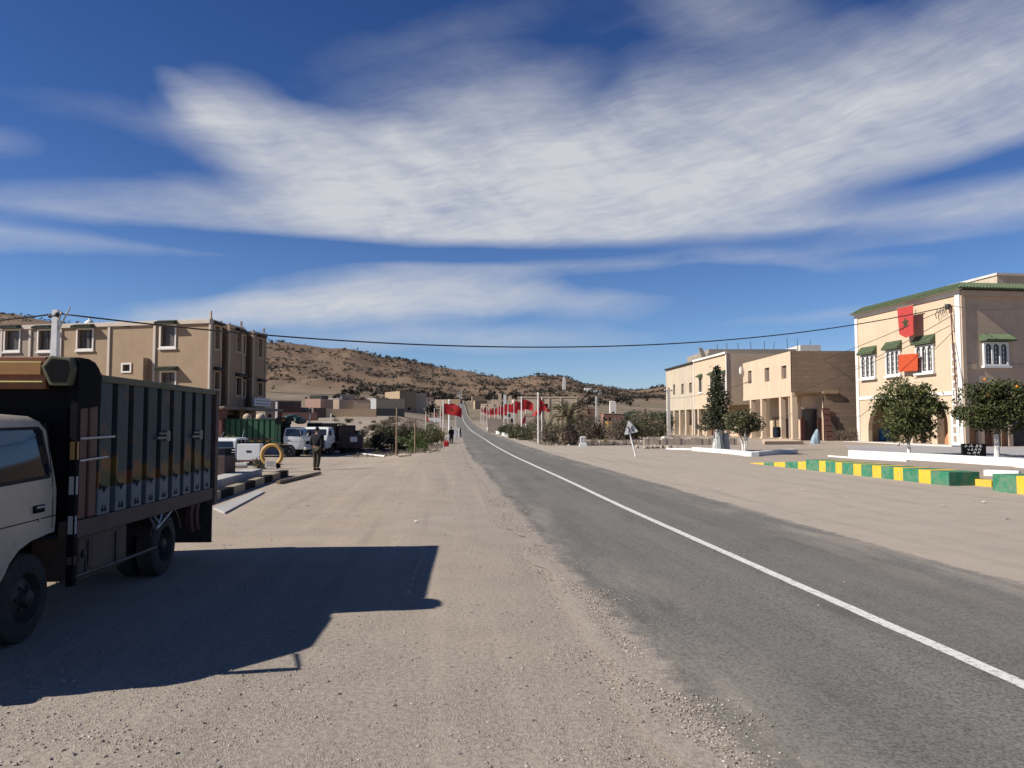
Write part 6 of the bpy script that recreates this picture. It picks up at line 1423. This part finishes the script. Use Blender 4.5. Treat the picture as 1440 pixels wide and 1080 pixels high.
def palm():
    b = G(801, 627); b.z = H(b.x, b.y+1.5); b.y += 1.5; r = root('palm_tree', 'bushy date palm with arching fronds beside the road', 'palm', b); random.seed(12)
    k = MB(); k.tube([(0, 0, -.2), (0, 0, 1.2), (.05, 0, 2.3)], [.30, .26, .22], 10); k.build('trunk', MAT['bark'], r)
    k = MB(); k.keep = True; kr = MB()
    for i in range(54):
        a = random.uniform(0, 6.28); el = random.uniform(.05, 1.5); L = random.uniform(1.9, 2.7); pts = []; x = 0; z = 2.2; e = el
        for j in range(12):
            pts.append(Vector((x*math.cos(a), x*math.sin(a), z))); st = L/11; x += st*math.cos(e); z += st*math.sin(e); e -= .05+.03*j
        kr.tube(pts, [.03*(1-j/14) for j in range(12)], 4)
        for j in range(1, 11):
            p = pts[j]; t = (pts[j+1]-pts[j]).normalized(); sd = t.cross(Vector((0, 0, 1))).normalized() if abs(t.z) < .98 else Vector((1, 0, 0))
            for s in (-1, 1):
                for q in (0, .33, .66):
                    o = p.lerp(pts[j+1], q); ln = .5*(1-abs(j-5)/9); v = (sd*s*.75+t*.75+Vector((0, 0, .25))).normalized()*ln; w = t*.028
                    k.faces([o-w, o+w, o+v], [(0, 1, 2)], raw=True)
    kr.build('frond_rib', MAT['leaf_palm'], r); k.build('frond', MAT['leaf_palm'], r)
    k = MB(); k.keep = True; k.cards((0, 0, .8), (.9, .9, .9), 700, .3, 0, .4); k.build('dead_fronds', MAT['leaf_dry'], r)
palm()
def bushes():
    P = {}
    def proto(key, *a, **kw): P[key] = (shrub(*a, **kw), [False])
    proto('g', 71, 1.5, 1.7, 'leaf_bush', 1500, .16); proto('d', 72, 1.5, 1.6, 'leaf_dark', 1500, .16); proto('y', 73, 1.2, 1.3, 'leaf_yellow', 900, .15); proto('b', 74, 1.6, 2.0, 'leaf_dry', 1100, .15); proto('n', 75, 1.3, 1.4, 'leaf_green', 1400, .15)
    GL, GR = 'bushes left of the road', 'bushes right of the road'; random.seed(31)
    L = [(507, 636, 9, 'd', 'low dark bush nearest the brown trailer'), (520, 630, 20, 'g', 'olive bush behind the white lying pole'), (528, 612, 16, 'y', 'yellow flowering bush right of the trailer'), (537, 634, 30, 'd', 'large dark bush left of the taller thin pole'), (549, 624, 30, 'd', 'dark upper bush left of the taller thin pole'), (545, 606, 20, 'b', 'dry brown bush above the dark ones'), (566, 634, 26, 'n', 'fresh green bush between the two thin poles'), (574, 622, 26, 'd', 'dark bush in the middle of the left thicket'), (570, 604, 22, 'b', 'dry greyish bush at the back of the thicket'), (586, 606, 24, 'b', 'tall dry bush behind the shorter thin pole'), (590, 632, 30, 'n', 'green bush right of the shorter thin pole'), (601, 626, 34, 'g', 'broad olive bush below the white field wall'), (613, 622, 26, 'y', 'yellow green bush nearest the left flag'), (610, 606, 18, 'b', 'mauve brown dry bush beside the nearest left flagpole'), (580, 637, 14, 'n', 'low green plant at the bank edge'), (598, 635, 12, 'n', 'low green plant on the stony bank'), (556, 639, 9, 'd', 'small dark plant at the foot of the taller thin pole'), (530, 639, 9, 'g', 'small olive plant behind the end of the lying pole'), (497, 610, 16, 'g', 'faint bush on the bank above the trailer'), (512, 604, 11, 'd', 'round bush on the sandy bank'), (480, 600, 9, 'd', 'little round bush behind the white trucks'), (620, 616, 14, 'b', 'grey dry bush at the foot of the left flags')]
    for px, py, hp, k, lb in L:
        b = G(px, py) if py > 612 else Gd(px, 66+(616-py)*1.6); s = hp*b.y/FPX/1.75; put(*P[k], b-Vector((0, 0, .1)), (s*random.uniform(1.0, 1.35), s*1.1, s), random.uniform(0, 6), lb, GL)
    Rr = [(707, 612, 20, 'd', 'dark bush beside the last white wall end'), (716, 614, 26, 'd', 'dark brown bush between the flagpoles'), (724, 616, 30, 'g', 'olive bush left of the doubled flagpole'), (742, 619, 34, 'g', 'large olive bush right of the doubled flagpole'), (748, 614, 40, 'b', 'tall dry bush behind the nearest right flagpole'), (766, 622, 36, 'b', 'grey dry bush right of the nearest flagpole'), (775, 620, 40, 'g', 'olive bush left of the palm'), (784, 625, 22, 'd', 'dark low bush at the left foot of the palm'), (818, 618, 40, 'b', 'dry brown bush right of the palm'), (831, 618, 34, 'd', 'dark bush behind the milestone'), (845, 618, 38, 'b', 'brownish bush right of the slim pale pole'), (857, 617, 34, 'g', 'olive bush left of the tilted sign'), (868, 619, 36, 'b', 'dry bush just left of the tilted sign'), (882, 618, 40, 'd', 'dark bush right behind the tilted sign'), (894, 617, 44, 'g', 'tall olive bush right of the tilted sign'), (905, 615, 46, 'b', 'tall grey brown bush over the rubble wall'), (918, 614, 44, 'g', 'olive bush behind the rubble wall'), (930, 613, 42, 'd', 'dark bush next to the concrete pole'), (852, 622, 10, 'y', 'low yellowish plant at the right verge'), (836, 623, 10, 'b', 'low dry plant right of the milestone'), (812, 606, 42, 'd', 'dark bush crowding behind the palm'), (873, 604, 30, 'b', 'far dry bush above the sign'), (760, 606, 34, 'g', 'bush against the long beige building'), (731, 606, 24, 'b', 'dry bush at the left corner of the beige building')]
    for px, py, hp, k, lb in Rr:
        b = G(px, py) if py > 609 else Gd(px, 84+(612-py)*.9); s = .78*hp*b.y/FPX/1.75; put(*P[k], b-Vector((0, 0, .1)), (s*random.uniform(.95, 1.3), s*1.1, s), random.uniform(0, 6), lb, GR)
    for i in range(46):   # low scrub on the waste ground before the village
        px = random.uniform(470, 618); Y = random.uniform(66, 150); b = Gd(px, Y); s = random.uniform(.25, .75)
        put(*P['dgbbg'[i % 5]], b-Vector((0, 0, .05)), (s*1.3, s*1.2, s*.8), random.uniform(0, 6), 'low dry scrub plant on the waste ground before the village', 'low scrub on the waste ground')
    for i in range(26):
        px = random.uniform(800, 935); Y = random.uniform(95, 170); b = Gd(px, Y); s = random.uniform(.5, 1.1)
        put(*P['dgbbg'[i % 5]], b-Vector((0, 0, .05)), (s*1.3, s*1.2, s*.8), random.uniform(0, 6), 'low scrub plant on the slope between the bushes and the groves', 'low scrub right of the road')
    # planter sapling and low plant on the left island
    b = G(322, 652); b.z = .1; s = b.y/FPX; leafy_tree('sapling', 'pale leaved sapling left of the white cabinet', b, 6*s, (10*s, 10*s, 13*s), 77, 'leaf_pale', .09, 700, 'bark', .025, nclump=12)
    o = shrub(79, .4, .45, 'leaf_bush', 300, .08, 'small_plant'); o['label'] = 'small green plant at the foot of the yellow ring'; o.location = G(365, 663)+Vector((0, 0, .1))
bushes()
def far_trees():
    random.seed(50)
    def blob(seed, leaf, n=240):
        r = root('far_tree', '', 'tree'); k = MB(); k.keep = True
        for c in clumps(9, (.75, .75, .45), (.3, .5), seed, zmin=-.6): k.cards((c[0], c[1], .75+c[2]), (c[3],)*3, n//9, .34, .2, .1)
        k.build('crown', MAT[leaf], r); k = MB(); k.tube([(0, 0, -.2), (0, 0, .7)], [.09, .05], 5); k.build('trunk', MAT['bark'], r); return r
    S = [[blob(i, 'leaf_scrub'), [False]] for i in (1, 2, 3)]; Ol = [[blob(i, 'leaf_olive'), [False]] for i in (4, 5)]
    for p, _ in S: p.name = 'hill_tree'
    for p, _ in Ol: p.name = 'olive_tree'
    for i in range(64):   # olive grove in the valley right of the milestone
        px = random.uniform(884, 942); Y = random.uniform(190, 330); b = Gd(px, Y); put(*Ol[i % 2], b, random.uniform(1.6, 2.6), random.uniform(0, 6), 'grey green olive tree in the valley grove', 'olive trees in the grove')
    # dark belt of trees at the foot of the hill and round the village
    belt = [(x, random.uniform(620, 760)) for x in range(575, 700, 4)]+[(x, random.uniform(560, 720)) for x in range(700, 760, 5)]+[(x, random.uniform(450, 560)) for x in range(760, 890, 6)]
    belt += [(random.uniform(455, 575), random.uniform(480, 640)) for _ in range(16)]+[(random.uniform(640, 780), random.uniform(250, 460)) for _ in range(16)]+[(random.uniform(470, 640), random.uniform(200, 330)) for _ in range(7)]
    belt = [(x, y) for x, y in belt if abs((x-720)/FPX*y-rx(min(y, 890))) > 8]
    for i, (px, Y) in enumerate(belt):
        b = Gd(px, Y); put(*S[i % 3], b, random.uniform(2.2, 4.6)*(Y/600)**.3, random.uniform(0, 6), 'dark round tree in the belt below the hill', 'trees at the foot of the hill')
    cand = []
    while len(cand) < 6500:
        px = random.uniform(-60, 960); Y = random.uniform(640, 1290)
        b = Gd(px, Y); 
        if mnoise.noise(Vector((b.x*.008, b.y*.008, 9)))+.45*mnoise.noise(Vector((b.x*.03, b.y*.03, 2))) < random.uniform(-.45, .35): continue
        if px < 480 and Y < 800 and random.random() < .92: continue
        cand.append((Y, b))
    cand.sort(key=lambda c: c[0])
    for i, (Y, b) in enumerate(cand[:250]): put(*S[i % 3], b, random.uniform(1.2, 2.4), random.uniform(0, 6), 'dark scrub tree dotted on the lower tan hillside', 'scrub trees on the hillside')
    k = MB(); k.keep = True
    for Y, b in cand[250:]:
        s = random.choice([.8, 1.1, 1.4, 1.8, 2.3, 2.9])*random.uniform(.8, 1.2)
        for _ in range(16):
            k.card(b+Vector((random.gauss(0, .5)*s, random.gauss(0, .5)*s, abs(random.gauss(.5, .35))*s)), s*.9)
    o = k.build('hill_scrub', MAT['leaf_scrub'], None); tag(o, 'dark scrub trees covering the upper hillside', 'scrub', kind='stuff')
    # dry grass tufts along the bushes' feet
    k = MB(); k.keep = True
    for i in range(1500):
        if i % 2: px, py = random.uniform(500, 622), 0; Y = random.uniform(47, 66); 
        else: px = random.uniform(716, 905); Y = random.uniform(62, 74)
        b = Gd(px, Y)
        if abs(b.x-rx(Y)) < 4.2: continue
        for _ in range(4):
            a = random.uniform(0, 6.3); q = random.uniform(.08, .3); v = Vector((math.cos(a)*q*.4, math.sin(a)*q*.4, q)); w = Vector((-math.sin(a), math.cos(a), 0))*.02
            p = b+Vector((random.gauss(0, .15), random.gauss(0, .15), 0)); k.faces([p-w, p+w, p+v], [(0, 1, 2)], raw=True)
    tag(k.build('dry_grass', MAT['leaf_dry'], None), 'dry grass tufts along the road banks', 'grass', kind='stuff')
far_trees()
# ------------------------------------------------------------------ light, sky, camera
SUN_EL = R(36.0); SV = Vector((-.974, -.226, 0)).normalized()*math.cos(SUN_EL)+Vector((0, 0, math.sin(SUN_EL)))
SKY_STR, SUN_STR, EXPO = .07, 5.0, .57
def world():
    w = bpy.data.worlds.new('World'); SC.world = w; w.use_nodes = True; t = NT(w.node_tree); t.n.clear()
    out = t.new('ShaderNodeOutputWorld'); sky = t.new('ShaderNodeTexSky', sky_type='NISHITA', sun_disc=False, sun_elevation=SUN_EL, sun_rotation=math.atan2(SV.x, SV.y), altitude=1200, air_density=1.0, dust_density=.6, ozone_density=2.2)
    g = t.new('ShaderNodeTexCoord').outputs['Generated']; q = t.sep(g)
    az = t.math('MULTIPLY', t.math('ARCTAN2', q[0], q[1]), 57.2958); el = t.math('MULTIPLY', t.math('ARCSINE', q[2]), 57.2958)
    v = t.comb(az, el, 0)
    # wisps: fine fibres stretched along the wind, warped
    wv = t.new('ShaderNodeTexNoise'); wv.inputs['Scale'].default_value = .09; wv.inputs['Detail'].default_value = 5; t.l.new(v, wv.inputs['Vector'])
    off = t.new('ShaderNodeVectorMath', operation='SUBTRACT'); t.l.new(wv.outputs['Color'], off.inputs[0]); off.inputs[1].default_value = (.5, .5, .5)
    sc = t.new('ShaderNodeVectorMath', operation='MULTIPLY'); t.l.new(off.outputs[0], sc.inputs[0]); sc.inputs[1].default_value = (7, 2.6, 0)
    ad = t.new('ShaderNodeVectorMath', operation='ADD'); t.l.new(v, ad.inputs[0]); t.l.new(sc.outputs[0], ad.inputs[1]); vw = ad.outputs[0]
    def blob(px, py, rx_, ry_, rot, amp, warp=True, pw=1.0):
        d = ray(px, py).normalized(); a = math.degrees(math.atan2(d.x, d.y)); e = math.degrees(math.asin(d.z)); k = 57.2958/FPX
        m = t.new('ShaderNodeMapping', vector_type='TEXTURE'); m.inputs['Location'].default_value = (a, e, 0); m.inputs['Rotation'].default_value = (0, 0, R(rot)); m.inputs['Scale'].default_value = (rx_*k, ry_*k, 1)
        t.l.new(vw if warp else v, m.inputs['Vector']); gr = t.new('ShaderNodeTexGradient', gradient_type='SPHERICAL'); t.l.new(m.outputs[0], gr.inputs[0])
        return t.math('MULTIPLY', gr.outputs['Fac'], amp)
    B = CLOUDS
    tot = None
    for b in B: x = blob(*b); tot = x if tot is None else t.math('ADD', tot, x)
    def aniso(rot, sx, sy, det, ro, dist):
        m = t.new('ShaderNodeMapping', vector_type='TEXTURE'); m.inputs['Rotation'].default_value = (0, 0, R(rot)); m.inputs['Scale'].default_value = (sx, sy, 1); t.l.new(vw, m.inputs[0])
        return t.noise(m.outputs[0], 1.0, det, ro, dist)
    n1 = aniso(6, 11, 3.0, 7, .55, .25); n2 = aniso(-30, 4.5, 1.6, 4, .45, .2); n3 = aniso(4, 14, 7, 3, .45, 0); n4 = aniso(10, 4.5, .7, 6, .58, .15)
    n5 = aniso(9, 2.0, .30, 5, .62, .1)
    tex = t.math('ADD', t.math('MULTIPLY', t.math('SUBTRACT', n5, .5), .16), t.math('ADD', t.math('MULTIPLY', n1, .40), t.math('ADD', t.math('MULTIPLY', n2, .17), t.math('ADD', t.math('MULTIPLY', n3, .28), t.math('MULTIPLY', n4, .15)))))
    edge = None
    for b in GAPS: x = blob(*b, warp=False); edge = x if edge is None else t.math('ADD', edge, x)
    return t, out, sky, q, tot, tex, edge
CLOUDS = [(300, 158, 90, 22, -36, .35), (365, 205, 130, 50, -36, .45), (470, 190, 210, 42, -6, .34), (440, 250, 230, 80, -30, .6), (720, 275, 420, 85, 0, .7), (560, 275, 340, 105, -8, .75), (800, 225, 420, 150, 0, .9), (1000, 215, 480, 130, 8, .6), (1230, 165, 420, 95, 13, .6), (1430, 165, 340, 75, 4, .6),
          (560, 185, 230, 50, 14, .35), (700, 312, 560, 52, 0, .7), (150, 310, 480, 48, 4, .5), (1120, 300, 480, 60, -2, .6), (1430, 298, 280, 46, 8, .45), (20, 345, 330, 30, 0, .2),
          (570, 415, 260, 46, 2, 1.1), (420, 430, 240, 26, 6, .5), (470, 432, 330, 30, 4, .6), (300, 448, 260, 24, 8, .4), (830, 425, 150, 34, 0, .45), (650, 474, 330, 26, 0, .5), (960, 362, 330, 24, 2, .5), (1120, 368, 200, 20, -6, .35),
          (940, 60, 300, 110, 30, .17), (1050, 20, 260, 60, -25, .2), (1400, 60, 420, 120, 8, .2), (620, 60, 340, 60, 16, .14), (200, 165, 260, 40, 0, .12), (1180, 440, 220, 14, 4, .22), (20, 200, 60, 26, 0, .22)]
GAPS = [(620, 354, 900, 20, 0, .9), (150, 372, 300, 30, 0, .3), (1000, 395, 300, 20, 0, .4), (850, 118, 120, 55, 30, .35), (1330, 246, 330, 30, 5, .62), (330, 250, 150, 36, -14, .3), (1250, 352, 420, 24, 0, .35), (560, 235, 60, 20, -30, .15)]
def world2():
    t, out, sky, q, tot, tex, edge = world(); mr = t.new('ShaderNodeMapRange', interpolation_type='SMOOTHSTEP')
    tt = t.math('SUBTRACT', 1, t.math('EXPONENT', t.math('MULTIPLY', tot, -1.25)))
    tt = t.math('SUBTRACT', tt, t.math('MULTIPLY', edge, .75), clamp=True)
    dens = t.math('MULTIPLY', tt, t.mapr(tex, .34, .64, .55, 1.32))
    t.l.new(dens, mr.inputs[0]); mr.interpolation_type = 'LINEAR'; mr.inputs[1].default_value = .05; mr.inputs[2].default_value = .92; mr.inputs[3].default_value = 0; mr.inputs[4].default_value = .95
    up = t.mapr(q[2], .0, .02); fac = t.math('MULTIPLY', mr.outputs[0], up)
    # thin dry air: the blue deepens fast away from the horizon
    tint = t.ramp(t.mapr(q[2], 0, .62), [(0, (.86, .92, 1.08)), (.18, (.60, .76, 1.02)), (.5, (.36, .545, .88)), (1, (.225, .405, .76))])
    deep = t.mix(1.0, sky.outputs[0], tint, 'MULTIPLY')
    bg = t.new('ShaderNodeBackground'); t.l.new(deep, bg.inputs[0]); bg.inputs[1].default_value = SKY_STR
    cb = t.new('ShaderNodeBackground'); cb.inputs[0].default_value = (*CLOUD_COL, 1); cb.inputs[1].default_value = CLOUD_STR
    mx = t.new('ShaderNodeMixShader'); t.l.new(fac, mx.inputs[0]); t.l.new(bg.outputs[0], mx.inputs[1]); t.l.new(cb.outputs[0], mx.inputs[2]); t.l.new(mx.outputs[0], out.inputs[0])
CLOUD_COL = (.93, .955, 1.0); CLOUD_STR = .455
world2()
def sun_cam():
    l = bpy.data.lights.new('sun', 'SUN'); l.energy = SUN_STR; l.angle = R(.53); l.color = (1, .95, .87); o = bpy.data.objects.new('sun', l); COL.objects.link(o)
    o.rotation_euler = SV.to_track_quat('Z', 'Y').to_euler(); o.location = SV*60
    c = bpy.data.cameras.new('camera'); c.sensor_width = 36; c.lens = 36*FPX/1440; c.clip_start = .1; c.clip_end = 20000; o = bpy.data.objects.new('camera', c); COL.objects.link(o)
    o.location = (0, 0, CAMH); o.rotation_euler = (R(90)+PITCH, 0, 0); SC.camera = o
    SC.view_settings.view_transform = 'Standard'; SC.view_settings.look = 'None'; SC.view_settings.exposure = EXPO; SC.view_settings.gamma = 1
    SC.cycles.max_bounces = 6; SC.cycles.diffuse_bounces = 3; SC.cycles.glossy_bounces = 3; SC.cycles.transmission_bounces = 3; SC.cycles.use_denoising = True
sun_cam()
